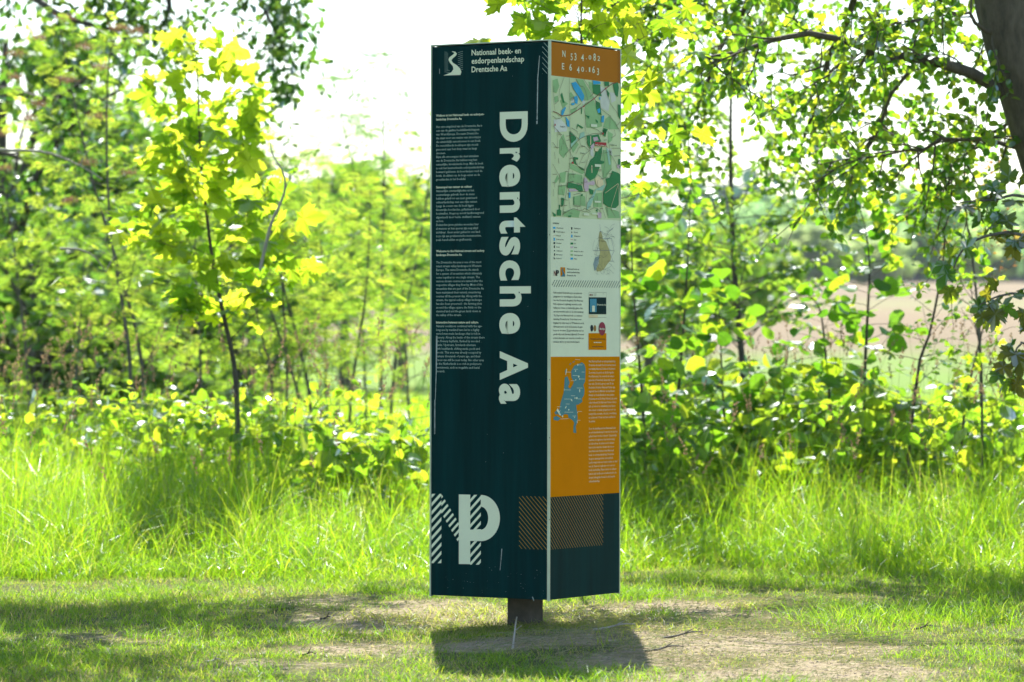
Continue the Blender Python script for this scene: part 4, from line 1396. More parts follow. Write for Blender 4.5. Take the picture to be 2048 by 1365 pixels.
sapling('rowan_sapling', 'blurred rowan bush just left of the pillar, highest leaves at its middle', 'sapling',
        pxpath([(700, 960), (700, 760), (690, 560), (680, 420), (676, 330)], 30.8), .014, dict(rowspec, seed=44, n=40, t0=.38, L=lambda t: 1.4 * (1 - t) + .3, per=9), ROW)

for (lab, pts, Y, sd) in (('airy rowan sapling with fine leaves standing midway between tall maple and pillar', [(655, 960), (652, 760), (648, 600), (640, 450), (636, 330)], 24.0, 46),
                          ('airy rowan sapling crowding the tallest distant rowan on its right', [(822, 960), (815, 760), (806, 600), (812, 450), (820, 330)], 26.0, 47),
                          ('fine-leaved rowan sapling between the leaning dark stem and the airy one', [(570, 960), (574, 760), (566, 600), (556, 440), (560, 320)], 23.0, 48),
                          ('fine-leaved rowan sapling directly left of the slim blurred one', [(690, 960), (706, 760), (730, 600), (738, 480), (742, 380)], 23.5, 49)):
    sapling('rowan_sapling', lab, 'sapling', pxpath(pts, Y), .011, dict(rowspec, seed=sd, n=36, t0=.24, L=lambda t: .9 * (1 - t) + .25, per=13), ROW)

# dead pale branches
for (lab, pts, Y, r) in (('bare pale crooked dead branch standing right of the tall maple', [(520, 540), (541, 452), (555, 420), (570, 380), (566, 345), (545, 310), (541, 285)], 19.2, .009),
                         ('pale dead branch stretching in from the left picture edge', [(-60, 292), (0, 300), (90, 305), (160, 332), (205, 360)], 21.0, .010),
                         ('bent grey dead twig low in the left thicket', [(120, 498), (160, 500), (190, 515), (212, 545)], 20.4, .008)):
    pp = [A3(x, y, Y) for x, y in pts]
    b0 = pp[0]
    o = link('dead_branch', tube_mesh('dead_branch', [(smooth_path(pp, 14) - b0, np.linspace(r, r * .4, 14)), (smooth_path([pp[3], pp[3] + [.03, .02, .07], pp[3] + [.09, .03, .12]], 5) - b0, np.linspace(r * .4, .001, 5))], 6), M['twig_pale'], None, tuple(b0))
    tag(o, lab, 'dead branch')

# ---- hazel saplings right of the pillar
hz = dict(nb=.3, n=34, t0=.10, L=lambda t: .36 * (1 - t) ** .7 + .08, up=.25, leaf='round', mat=M['hazel'], matmix=M['hazel_mix'], size=.120, per=13, pet=.012, tilt=.55, droop=.35, seed=51, wood=M['bark_dark'], showpet=False, curl=.0, tuft=4)
HZ = 'hazel saplings right of the pillar'
sapling('hazel_sapling', 'hazel sapling with round leaves, second stem to the right of the pillar', 'sapling',
        pxpath([(1350, 1110), (1354, 840), (1358, 766), (1367, 656), (1373, 565), (1377, 480), (1382, 370)], 20.4), .011, dict(hz, n=46), HZ, limit=300)
sapling('hazel_sapling', 'hazel sapling with round leaves pressed against the right edge of the pillar', 'sapling',
        pxpath([(1296, 1120), (1288, 860), (1276, 693), (1266, 565), (1262, 440)], 20.0), .011, dict(hz, seed=52, n=46), HZ, limit=300)
sapling('hazel_sapling', 'free-standing hazel sapling in front of the tan field, topped by bright folded leaves', 'sapling',
        pxpath([(1726, 1090), (1729, 777), (1735, 632), (1739, 543), (1733, 470), (1717, 405)], 20.4), .011, dict(hz, seed=53, n=46, t0=.18, L=lambda t: .30 * (1 - t) ** .8 + .06), HZ, limit=300)
sapling('hazel_sapling', 'low bushy hazel in front of the free-standing hazel stem', 'sapling',
        pxpath([(1668, 1090), (1662, 850), (1652, 720), (1640, 620), (1615, 590)], 20.6), .011, dict(hz, seed=54, n=40, t0=.2, L=lambda t: .36 * (1 - t) ** .8 + .08, size=.09), HZ, limit=300)
sapling('hazel_sapling', 'short hazel sapling between the pillar-side hazels and the birch trunk', 'sapling',
        pxpath([(1452, 1090), (1450, 880), (1444, 760), (1440, 660), (1436, 590)], 20.8), .010, dict(hz, seed=55, n=28, t0=.2), HZ, limit=300)
sapling('hazel_sapling', 'small hazel sapling in the undergrowth right of the birch trunk', 'sapling',
        pxpath([(1560, 1090), (1562, 880), (1570, 760), (1578, 690)], 20.8), .010, dict(hz, seed=56, n=26, t0=.2), HZ, limit=300)
# hawthorn and small maple stems to the right
hw = dict(n=26, t0=.15, L=lambda t: .30 * (1 - t) + .06, up=.3, leaf='oakl', mat=M['thorn'], matmix=M['thorn'], size=.048, per=34, pet=.008, tilt=.5, droop=.3, seed=61, wood=M['bark_dark'], showpet=False, curl=.0, tuft=5)
sapling('hawthorn_sapling', 'tall thin hawthorn stem with small dark leaves near the right edge', 'sapling',
        pxpath([(1800, 1090), (1834, 753), (1858, 672), (1882, 552), (1892, 450), (1890, 360), (1888, 330)], 19.6), .010, dict(hw, n=46), 'hawthorn stems at the right')
sapling('hawthorn_sapling', 'second hawthorn stem leaning beside the first, low at the right', 'sapling',
        pxpath([(1910, 1090), (1928, 830), (1950, 720), (1975, 620), (1985, 540)], 19.8), .009, dict(hw, seed=62, n=30), 'hawthorn stems at the right')
sapling('field_maple_sapling', 'small yellow-green maple shoot standing behind the hawthorn stems', 'sapling',
        pxpath([(1962, 1090), (1964, 850), (1962, 720), (1950, 640), (1940, 560)], 19.4), .009, dict(mapspec, n=18, seed=63, size=.075, L=lambda t: .25 * (1 - t) + .08, t0=.3), None)
# birch with dark trunk
r_, _ = sapling('young_birch', 'young birch with a dark slender trunk and airy small leaves right of the pillar', 'tree',
                pxpath([(1494, 960), (1490, 820), (1484, 720), (1470, 560), (1463, 420), (1461, 260), (1465, 120), (1480, -40)], 23.5), .028,
                dict(n=95, t0=.34, L=lambda t: 1.0 - .35 * abs(t - .5), up=.5, leaf='oval', mat=M['birch'], matmix=M['birch'], size=.054, per=56, pet=.012, tilt=.6, droop=.6, seed=71, wood=M['bark_dark'], showpet=False, curl=-.07, tuft=6))

# ---- copper-leaved branch at the right edge (part of a tree beyond the frame)
cb = empty('copper_maple', tuple(V3(3.2, 16.6, 0)), 'dark green and coppery maple branches hanging in from the right edge', 'tree')
cbase = V3(3.2, 16.6, 0)
lim = [([V3(3.1, 16.6, 1.2), A3(2080, 480, 16.5), A3(1985, 470, 16.4), A3(1925, 500, 16.4), A3(1900, 560, 16.4)], .010), ([V3(3.1, 16.6, 1.4), A3(2080, 400, 16.6), A3(1990, 400, 16.5), A3(1920, 405, 16.5)], .010),
       ([V3(3.1, 16.6, 1.0), A3(2080, 600, 16.5), A3(2010, 590, 16.4), A3(1960, 610, 16.4)], .009), ([V3(3.1, 16.6, .8), A3(2090, 700, 16.5), A3(2040, 690, 16.4), A3(2020, 740, 16.4)], .008)]
link('stem', tube_mesh('stem', [(smooth_path([(3.2, 16.6, -.05), (3.15, 16.6, .7), (3.1, 16.6, 1.5), (3.05, 16.6, 2.4)], 10) - cbase, np.linspace(.035, .012, 10))], 8), M['bark_dark'], cb)
rng = np.random.default_rng(81)
P, D, N, S = [], [], [], []
for pts, r in lim:
    Pth = smooth_path(pts, 12)
    link('branch', tube_mesh('branch', [(Pth - cbase, np.linspace(r, .0025, 12))], 6), M['bark_grey'], cb)
    for j in range(17):
        q, tg = lerp_path(Pth, min(.999, .25 + .75 * rng.random()))
        d = norm(rng.normal(0, .6, 3) + [0, 0, -.35])
        P.append(q + d * .06); D.append(d); N.append(norm(rng.normal(0, .5, 3) + [0, -.2, .7])); S.append(rng.uniform(.065, .11))
put_leaves(cb, 'maple', M['copper'], M['copper'], P, D, N, S, rng, 300)
# reddish young shrub behind it
sapling('reddish_shrub', 'sparse shrub with reddish young twigs behind the copper leaves', 'shrub',
        pxpath([(1960, 1060), (1962, 760), (1950, 560), (1930, 420), (1925, 350)], 20.5), .012,
        dict(n=36, t0=.45, L=lambda t: .60 * (1 - abs(t - .7)) + .1, up=.5, leaf='small', mat=M['redtwig'], matmix=M['redtwig'], size=.035, per=20, pet=.01, tilt=.8, droop=.2, seed=83, wood=M['bark_grey'], showpet=False, tuft=5))

# ---- large tree at the upper right
tb = V3(*(at(2350, 1120, 17.4).x, 17.4, -.1))
trk = [tb, A3(2280, 860, 17.4), A3(2190, 560, 17.4), A3(2098, 270, 17.4), A3(2052, 130, 17.4), A3(2014, 0, 17.4), A3(2000, -120, 17.4), A3(1970, -420, 17.4), A3(2010, -900, 17.6)]
lm = [([A3(2060, 210, 17.35), A3(1985, 165, 17.35), A3(1900, 127, 17.3), A3(1810, 116, 17.2), A3(1738, 113, 17.2), A3(1690, 86, 17.1), A3(1600, 72, 17.0), A3(1500, 95, 17.0), A3(1400, 118, 17.0)], .032),
      ([A3(1738, 116, 17.2), A3(1700, 132, 17.2), A3(1640, 142, 17.3), A3(1540, 152, 17.4)], .012),
      ([A3(2080, 300, 17.4), A3(1990, 284, 17.5), A3(1900, 284, 17.6), A3(1830, 298, 17.6), A3(1760, 310, 17.7), A3(1640, 330, 17.8)], .013),
      ([A3(2030, 40, 17.4), A3(1970, 70, 17.3), A3(1930, 25, 17.2), A3(1850, 28, 17.2), A3(1760, 62, 17.2)], .013),
      ([A3(2030, 10, 17.4), A3(1960, -60, 17.8), A3(1800, -120, 18.2), A3(1560, -60, 18.6), A3(1330, 10, 19)], .04),
      ([A3(2020, -60, 17.4), A3(1880, -160, 17.9), A3(1640, -150, 18.4), A3(1420, -40, 18.8), A3(1260, 40, 19.2)], .04),
      ([A3(2020, -100, 17.4), A3(1820, -120, 18.4), A3(1700, 20, 19.2), A3(1640, 190, 19.6), A3(1600, 300, 19.8)], .03),
      ([A3(2020, -100, 17.4), A3(1780, -180, 18.6), A3(1540, -60, 19.4), A3(1440, 120, 19.8), A3(1370, 260, 20)], .03),
      ([A3(2020, -80, 17.4), A3(1900, -60, 18.2), A3(1860, 80, 18.6), A3(1780, 200, 18.8), A3(1720, 330, 19)], .022),
      ([A3(2060, 200, 17.4), A3(2000, 260, 17.8), A3(1930, 310, 18), A3(1890, 360, 18.1)], .012)]
beech = limb_tree('beech_tree', 'big leaning tree with grey-brown trunk in the upper right corner and long leafy boughs', 'tree', tb, (trk, .19, .125), lm, 250, .42, 46, .044, 'oval',
                  leafmat('beech_leaf', [(.035, .085, .014), (.05, .11, .018), (.07, .13, .02)], [(.16, .42, .02), (.42, .68, .03), (.70, .80, .04)], .56, .08, .35),
                  bark('beech_bark', (.05, .04, .025), (.16, .13, .085), 26, .3), 91, droop=.35, sub=2)

# crown of the same tree above the frame: casts the dappled shade on the lawn, right side
rng = np.random.default_rng(5)
lims = []
for i in range(15):
    a = rng.uniform(0, 6.28)
    h0 = rng.uniform(3.0, 5.2)
    e = V3(2.5 + 2.6 * math.cos(a), 17.6 + 3.2 * math.sin(a), h0 + rng.uniform(.3, 1.2))
    if e[2] < 3.3: e[2] = 3.3
    s_ = V3(2.2, 17.4, h0 * .9)
    lims.append(([s_, (s_ + e) / 2 + [0, 0, .35], e], .04))
link_ = limb_tree('beech_tree', 'upper crown of a tall tree standing just outside the right edge', 'tree', V3(3.4, 18.2, -.05),
                  ([V3(3.4, 18.2, -.05), V3(3.2, 18.0, 1.8), V3(2.8, 17.7, 3.4), V3(2.5, 17.6, 6.0)], .2, .07), lims, 110, .9, 26, .075, 'oval', M['oak'], M['bark_dark'], 92, droop=.2,
                  fun=lambda p: p[2] > 3.0 and p[1] < 18.3 and p[0] > .9)

# ---- oak over the lawn, left: its crown stays above the frame and shades the grass
rng = np.random.default_rng(15)
lims = []
for i in range(20):
    ex = rng.uniform(-3.4, .25); ey = rng.uniform(14.4, 18.6)
    s_ = V3(-4.6, 17.2, rng.uniform(2.8, 4.6))
    e = V3(ex, ey, rng.uniform(3.25, 4.7))
    lims.append(([s_, (s_ * .6 + e * .4) + [0, 0, .5], (s_ * .25 + e * .75) + [0, 0, .35], e], .045))
limb_tree('oak_tree', 'broad oak standing outside the left edge whose crown shades the lawn', 'tree', V3(-5.2, 17.0, -.05),
          ([V3(-5.2, 17, -.05), V3(-5.1, 17.1, 1.6), V3(-4.8, 17.2, 3.2), V3(-4.3, 17.3, 6)], .28, .12), lims, 360, .75, 24, .10, 'oakl', M['oak'], M['bark_dark'], 93, droop=.15,
          fun=lambda p: p[2] > 2.95)

# ---- oak further back, its hanging leaf bunches show in the upper left sky
lb = V3(-6.4, 26.5, -.05)
lims = [([V3(-6.2, 26.4, 2.6), A3(-180, 60, 25.8), A3(0, -20, 25.4), A3(120, 30, 25), A3(230, 60, 25)], .05),
        ([V3(-6.2, 26.4, 3), A3(-150, -150, 26), A3(60, -200, 25.6), A3(300, -160, 25.2), A3(340, 0, 25.1), A3(320, 60, 25)], .05),
        ([V3(-6.2, 26.4, 3.2), A3(0, -300, 26), A3(300, -330, 25.4), A3(470, -220, 25), A3(510, -30, 24.9), A3(545, 60, 24.9), A3(570, 105, 24.8)], .03),
        ([V3(-6.2, 26.4, 3.2), A3(100, -320, 26), A3(400, -350, 25.4), A3(570, -240, 25), A3(600, -100, 25), A3(590, -20, 24.9)], .025),
        ([V3(-6.2, 26.4, 2.2), A3(-120, 200, 26), A3(0, 180, 25.8), A3(100, 200, 25.6), A3(180, 150, 25.5)], .04),
        ([V3(-6.2, 26.4, 2.0), A3(-100, 420, 26), A3(20, 470, 25.8), A3(80, 340, 25.7), A3(150, 240, 25.6), A3(240, 180, 25.5)], .04),
        ([V3(-6.2, 26.4, 1.8), A3(-120, 300, 26.2), A3(-20, 300, 26), A3(60, 330, 25.9)], .04),
        ([V3(-6.2, 26.4, 3.2), A3(100, -200, 26), A3(200, -120, 25.6), A3(240, -20, 25.4)], .03)]
limb_tree('oak_tree', 'oak behind the thicket with dark leaf bunches hanging into the upper left sky', 'tree', lb,
          ([lb, V3(-6.35, 26.5, 1.5), V3(-6.2, 26.4, 3.0), V3(-5.9, 26.2, 6)], .26, .12), lims, 165, .50, 26, .08, 'oakl', M['oak'], M['bark_dark'], 94, droop=.5, sub=2, lpow=.55)

# ---- dark broadleaved trees behind, left
DT = 'dark trees behind the thicket on the left'


def crown_tree(name, label, x, y, h, rx, seed, leaf, size, n, mat, group, low=.25, trunk_r=.12, cat='tree', nclump=26):
    rng = np.random.default_rng(seed)
    z0 = gz(x, y)
    root = empty(name, (x, y, z0), label, cat, group)
    link('trunk', tube_mesh('trunk', [(smooth_path([(0, 0, -.1), (rng.normal(0, .06), 0, h * .3), (rng.normal(0, .1), 0, h * .6), (0, 0, h * .85)], 10), np.linspace(trunk_r, trunk_r * .25, 10))], 8), M['bark_dark'], root)
    C_ = []
    for i in range(nclump):
        u = rng.normal(0, 1, 3); u /= np.linalg.norm(u)
        rr = rng.uniform(.45, 1) ** .6
        C_.append((u * rr * np.array([rx, rx, h * (1 - low) / 2]) + [0, 0, h * (1 + low) / 2], rng.uniform(.18, .36) * rx))
    br = []
    for c, r in C_:
        br.append((smooth_path([(0, 0, max(.2, c[2] * .55)), c * [.4, .4, 0] + [0, 0, c[2] * .8], c], 5), np.linspace(trunk_r * .3, trunk_r * .06, 5)))
    link('branches', tube_mesh('branches', br, 4), M['bark_dark'], root)
    P, N = [], []
    per = n // nclump
    for c, r in C_:
        u = norm(rng.normal(0, 1, (per, 3)))
        q = c + u * (r * rng.uniform(.35, 1.05, (per, 1))) * [1.1, 1.1, .8]
        P.append(q); N.append(u * .7 + [0, 0, .5] + rng.normal(0, .5, (per, 3)))
    P = np.concatenate(P); N = np.concatenate(N)
    D = rng.normal(0, 1, P.shape) + [0, 0, -.4]
    me = scatter_mesh('crown', leaf, P, D, N, size * rng.uniform(.6, 1.3, len(P)), rng.random(len(P)))
    link('crown', me, mat, root, kind='stuff')
    return root


for i, (px, Y, ytop, rx, lab) in enumerate(((10, 36, -60, 1.5, 'tallest dark tree at the left edge behind the thicket'), (150, 40, 190, 1.35, 'dark rounded tree behind the two rowan stems'),
                                            (330, 42, 250, 1.25, 'dark tree directly behind the tall maple'), (470, 46, 300, 1.0, 'smaller dark tree right of the one behind the maple'),
                                            (70, 33, 420, 1.3, 'low lighter thicket tree at the far left below the tallest one'), (260, 34, 440, 1.1, 'low lighter thicket tree below the rowan stems'))):
    p = at(px, 690, Y)
    zt = at(px, ytop, Y).z
    crown_tree('dark_tree', lab, p.x, Y, zt, rx, 200 + i, 'oval', .12, 4200 if i < 4 else 2600, M['dark_leaf'] if i < 4 else M['birch'], DT, low=.05)
# mid-distance green bushes behind the middle saplings
for i, (px, Y, ytop, rx, lab) in enumerate(((560, 60, 390, 1.6, 'soft green bush in the meadow behind the leaning dark stem'), (690, 66, 330, 1.6, 'soft green bush behind the distant rowan saplings'), (800, 75, 370, 1.7, 'soft green bush just left of the pillar far behind'),
                                            (1290, 62, 400, 1.4, 'soft green bush far behind the pillar-side hazels'), (1400, 70, 430, 1.7, 'soft green bush far behind the birch trunk'))):
    p = at(px, 690, Y)
    crown_tree('meadow_bush', lab, p.x, Y, at(px, ytop, Y).z - gz(p.x, Y), rx, 230 + i, 'oval', .16, 3600, M['birch'], 'bushes in the meadow behind', low=.42 if px < 900 else .3)

# ---- far tree line beyond the field and the wood tinted haze-blue behind
fm = []
for s in range(4):
    rng = np.random.default_rng(300 + s)
    P, N = [], []
    for i in range(34):
        u = norm(rng.normal(0, 1, 3))
        c = u * [3.4, 3.4, 3.7] * rng.uniform(.5, 1) + [0, 0, 4.3]
        k = 42
        w = norm(rng.normal(0, 1, (k, 3)))
        P.append(c + w * rng.uniform(.6, 1.35) * [1.1, 1.1, .8]); N.append(w + [0, 0, .4] + rng.normal(0, .3, (k, 3)))
    P = np.concatenate(P); N = np.concatenate(N)
    P[:, 2] = np.maximum(P[:, 2], .1)
    me = scatter_mesh('crown', 'oval', P, rng.normal(0, 1, P.shape), N, rng.uniform(.5, .95, len(P)), rng.random(len(P)))
    me.materials.append(M['fartree'])
    tm = tube_mesh('trunk', [(smooth_path([(0, 0, -.2), (.1, 0, 2), (0, 0, 5), (0, .1, 7)], 6), np.linspace(.28, .08, 6))], 6)
    tm.materials.append(M['bark_dark'])
    fm.append((me, tm))
rng = np.random.default_rng(44)
k = 0
for row, (Y, n_) in enumerate(((385, 22), (402, 24), (425, 22))):
    for i in range(n_):
        x = -88 + 176 * (i + rng.uniform(.2, .8)) / n_
        y = Y + rng.uniform(-5, 5)
        hs = [.62, .85, 1.1][row] * rng.uniform(.8, 1.25)
        if abs(x - 24) < 5 and row == 0: hs *= .75
        o = empty('far_tree', (x, y, gz(x, y)), 'rounded haze-tinted green tree in the far tree line beyond the tan field', 'tree', 'trees in the far tree line')
        o.rotation_euler = (0, 0, rng.uniform(0, 6.28))
        o.scale = (hs * rng.uniform(.9, 1.3), hs * rng.uniform(.9, 1.3), hs)
        me, tm = fm[k % 4]
        k += 1
        c = link('crown', me, None, o)
        t_ = link('trunk', tm, None, o)
for (px, w_, h_, lab) in ((1600, 5.2, .66, 'broad pale green willow mound standing in front of the far tree line'), (1480, 3.6, .5, 'low pale willow mound left of the broad one at the far field edge'), (1745, 2.6, .62, 'narrow pale willow right of the broad mound at the far field edge'),
                          (640, 4.4, .6, 'pale willow mound at the far field edge seen through the left saplings')):
    p = at(px, 560, 352)
    o = empty('willow_bush', (p.x, 352, gz(p.x, 352)), lab, 'bush', 'willow mounds at the far field edge')
    o.scale = (w_ / 3.4 * 1.0, .9, h_)
    me, tm = fm[(k + 1) % 4]
    k += 1
    me2 = me.copy(); me2.materials.clear(); me2.materials.append(M['willow'])
    link('crown', me2, None, o)
    link('trunk', tm, None, o)
rng = np.random.default_rng(45)
n = 15000
X = rng.uniform(-190, 190, n); Yw = rng.uniform(640, 690, n)
top = 13.5 + 3.0 * np.sin(X / 17) + 2 * np.sin(X / 6.1 + 1) + 1.4 * np.sin(X / 2.6) + rng.uniform(0, 1.5, n)
Zw = ground_z(X, Yw) + top * rng.uniform(.0, 1, n) ** .45
me = scatter_mesh('far_wood', 'oval', np.stack([X, Yw, Zw], -1), rng.normal(0, 1, (n, 3)), np.stack([rng.normal(0, .4, n), -rng.random(n), rng.random(n)], -1), rng.uniform(2.2, 4.2, n), rng.random(n))
o = link('far_wood', me, M['farwood_haze'], kind='stuff')
tag(o, 'dark wood tinted haze-blue on the far rise behind the hazy tree line', 'wood')

# ---- undergrowth: bramble and nettle bushes


def bramble(name, label, x, y, r, h, n, seed, leaf='oval', size=.055, mat=None, group=None, cat='bush', depth=.6):
    rng = np.random.default_rng(seed)
    z0 = gz(x, y)
    root = empty(name, (x, y, z0), label, cat, group)
    st, P, D, N, S = [], [], [], [], []
    for i in range(max(10, n // 24)):
        a = rng.uniform(0, 6.28)
        q = np.array([rng.uniform(-r, r) * .8, rng.uniform(-depth, depth), 0])
        L = h * rng.uniform(.55, 1.15)
        e = q + [math.cos(a) * L * .45, math.sin(a) * L * .4, L * .85]
        e2 = e + [math.cos(a) * L * .4, math.sin(a) * L * .3, -L * rng.uniform(-.05, .3)]
        pth = smooth_path([q, (q + e) / 2 + [0, 0, L * .1], e, e2], 7)
        st.append((pth, np.linspace(.004, .0015, 7)))
        for j in range(24):
            c, tg = lerp_path(pth, rng.uniform(.2, .999))
            d = norm(rng.normal(0, .6, 3) + [0, 0, .05])
            P.append(c + d * .03); D.append(d + [0, 0, -.25]); N.append(np.array([0, .2, .9]) + rng.normal(0, .4, 3)); S.append(size * rng.uniform(.5, 1.3))
    link('stems', tube_mesh('stems', st, 4), M['grass_stem'], root, kind='stuff')
    P, D, N, S = map(np.array, (P, D, N, S))
    link('foliage', scatter_mesh('foliage', leaf, P, D, N, S, rng.random(len(P))), mat or M['bramble'], root, kind='stuff')


for i, (px, Y, r, h, n, lab) in enumerate((
        (1300, 19.3, .50, .62, 1100, 'bramble bush at the right foot of the pillar behind the grass'), (1480, 19.8, .50, .60, 1100, 'bramble bush at the base of the birch trunk'),
        (1640, 19.4, .50, .60, 1200, 'bramble bush below the low bushy hazel'), (1800, 19.2, .50, .55, 1200, 'bramble bush with pale glossy leaves below the tan field'),
        (1960, 19.6, .50, .50, 1000, 'bramble bush at the right edge under the copper leaves'), (2110, 19.4, .5, .5, 800, 'bramble bush beyond the right edge'),
        (800, 19.6, .42, .50, 1000, 'leafy bramble bush at the left foot of the pillar'), (690, 20.2, .40, .52, 900, 'bramble bush among the tall grass under the leaning rowan'),
        (430, 20.5, .42, .84, 620, 'bright low bush at the foot of the tall maple'), (120, 20.9, .55, .80, 1300, 'pale low bush at the far left above the grass'),
        (300, 20.7, .45, .78, 1200, 'low bush behind the grass between rowan stems and maple'), (560, 20.9, .45, .75, 1100, 'low bush behind the leaning rowan stem'),
        (1390, 21.5, .6, .75, 1300, 'taller bramble bush behind the second hazel'), (1560, 21.8, .6, .70, 1300, 'taller bramble bush right of the birch trunk'))):
    if px > 1200: pass
    if px > 1200: h, n, Y = h * (1.5 if px > 1600 else 1.25), int(n * .55), Y + .9
    elif px > 600: h, n = h * 1.35, int(n * .8)
    p = at(px, 690, Y)
    bramble('bramble_bush', lab, p.x, Y, r, h, n, 400 + i, leaf='oval', size=.088 if px > 1200 or px in (800,) else .058, mat=M['bramble'], group='bramble bushes behind the tall grass')

# ---- grass
def blades(name, x, y, h, w, lean, seg, mat, label, tint, seed, flat=None, cat='grass'):
    rng = np.random.default_rng(seed)
    n = len(x)
    z = ground_z(x, y)
    yaw = rng.uniform(0, 2 * np.pi, n)
    la = rng.uniform(0, 2 * np.pi, n)
    ld = np.stack([np.cos(la), np.sin(la)], -1)
    wd = np.stack([np.cos(yaw), np.sin(yaw)], -1)
    VV = []
    t = np.linspace(0, 1, seg + 1)
    for s in t[:-1]:
        bend = lean * h * s ** 1.8
        c = np.stack([x + ld[:, 0] * bend, y + ld[:, 1] * bend, z - .004 + h * s * (1 - .45 * np.minimum(lean, 1.6) * s ** 1.5)], -1)
        ww = (w * (1 - s ** 2) * .5)[:, None] * wd
        a = c.copy(); a[:, :2] += ww
        b = c.copy(); b[:, :2] -= ww
        VV += [a, b]
    bend = lean * h
    VV.append(np.stack([x + ld[:, 0] * bend, y + ld[:, 1] * bend, z + h * (1 - .45 * np.minimum(lean, 1.6))], -1))
    V = np.stack(VV, 1)
    k = V.shape[1]
    F = []
    for s in range(seg - 1):
        a = 2 * s
        F += [(a, a + 1, a + 3), (a, a + 3, a + 2)]
    F.append((k - 3, k - 2, k - 1))
    F = (np.array(F)[None] + (np.arange(n) * k)[:, None, None]).reshape(-1, 3)
    me = mesh_arrays(name, V.reshape(-1, 3), F, np.repeat(tint, k))
    o = link(name, me, mat, kind='stuff')
    return tag(o, label, cat)


rng = np.random.default_rng(1)


def sample(n, y0, y1, m=.5, pw=1.0):
    y = y0 + (y1 - y0) * rng.random(n) ** pw
    hw_ = y * 1024 / FPX + m
    x = rng.uniform(-1, 1, n) * hw_
    return x, y


EDGE = lambda x: 17.2 + .5 * wob(x, x * 0, 1.9, 2.2) - .25 * (x < -.6) * 1.0 + .9 * np.exp(-((x - .8) / .6) ** 2)
# short lawn
x, y = sample(230000, 11.2, 19.5)
b = bare(x, y)
dry = np.clip(.5 + .6 * wob(x, y, 2.9, 4.4) + .3 * wob(x, y, 9, 1), 0, 1)
keep = rng.random(len(x)) > np.clip(b * 1.35, 0, .985)
x, y, b, dry = x[keep], y[keep], b[keep], dry[keep]
lush = np.clip(wob(x, y, 1.6, 7.7) + .3, 0, 1)
h = rng.gamma(6, .0040, len(x)) * (1 - .55 * b) * (.7 + .8 * lush)
tint = np.clip(rng.normal(.27, .20, len(x)) + .12 * wob(x, y, 5.1, 3.3) + .30 * dry * (rng.random(len(x)) < .7) + .45 * b * (rng.random(len(x)) < .8), 0, 1)
dead = rng.random(len(x)) < .08 + .30 * dry + .3 * b
tint[dead] = rng.uniform(.8, 1, dead.sum())
blades('lawn', x, y, h, rng.uniform(.0018, .0034, len(x)), rng.uniform(.2, 1.5, len(x)), 3, M['lawn'], 'short patchy green lawn around the pillar with dry straw mixed in', tint, 2)
# longer tufts in the lawn
cx_, cy_ = sample(520, 11.3, 18.4)
cb_ = bare(cx_, cy_)
ok = (cb_ < .4)
cx_, cy_ = cx_[ok], cy_[ok]
m = 60
x = np.repeat(cx_, m) + rng.normal(0, .05, len(cx_) * m); y = np.repeat(cy_, m) + rng.normal(0, .06, len(cx_) * m)
sc = np.repeat(rng.uniform(.6, 1.5, len(cx_)), m)
blades('grass_tufts', x, y, rng.uniform(.03, .07, len(x)) * sc, rng.uniform(.0018, .0032, len(x)), rng.uniform(.3, 1.6, len(x)), 4, M['lawn'], 'darker longer grass tufts scattered over the lawn', np.clip(rng.normal(.22, .15, len(x)), 0, 1), 3)
# specific lush tufts seen in the photograph
T0 = []
for px, py, n_, rx, ry, hh in ((1700, 1245, 900, .30, .5, .10), (1900, 1235, 900, .30, .5, .11), (1980, 1180, 900, .35, .6, .14), (1270, 1195, 500, .15, .3, .07), (1190, 1352, 700, .22, .25, .05), (1060, 1345, 350, .12, .2, .05),
                               (330, 1150, 1100, .35, .4, .12), (100, 1150, 1000, .3, .4, .15), (440, 1140, 900, .3, .4, .12), (80, 1330, 900, .35, .3, .06), (250, 1200, 800, .3, .3, .06), (880, 1195, 250, .12, .3, .05), (1530, 1170, 900, .4, .5, .08),
                               (660, 1160, 700, .35, .4, .08)):
    p = px_ground(px, py)
    T0.append(np.stack([p.x + rng.normal(0, rx * .6, n_), p.y + rng.normal(0, ry * .6, n_), np.full(n_, hh) * rng.uniform(.5, 1.3, n_)], -1))
T0 = np.concatenate(T0)
blades('lush_tufts', T0[:, 0], T0[:, 1], T0[:, 2], rng.uniform(.002, .0036, len(T0)), rng.uniform(.3, 1.6, len(T0)), 4, M['lawn'], 'lush bright grass tufts at the border between lawn and tall grass', np.clip(rng.normal(.25, .16, len(T0)), 0, 1), 4)
# tall grass
x, y = sample(135000, 16.9, 25, .6, .9)
keep = y > EDGE(x) + .28 * wob(x, y, 3.7, 6.1) + rng.normal(0, .3, len(x))
x, y = x[keep], y[keep]
d = y - EDGE(x)
hmax = np.clip(.12 + d * .42, .1, .74)
hmax = hmax * np.where(x > .4, .85, np.where(x > -1.15, .70, 1.0)) * (1 + .18 * wob(x, y, 2.3, 5))
h = hmax * rng.uniform(.45, 1.12, len(x))
tn = np.clip(rng.normal(.28, .28, len(x)) + .15 * wob(x, y, 3.1, 8.8), 0, .85)
tn[rng.random(len(x)) < .012] = .95
blades('tall_grass', x, y, h, rng.uniform(.0022, .0046, len(x)), np.where(rng.random(len(x)) < .45, rng.uniform(.8, 1.5, len(x)), rng.uniform(.1, .8, len(x))), 5, M['grass'], 'dense tall bright green meadow grass behind the pillar', tn, 5)
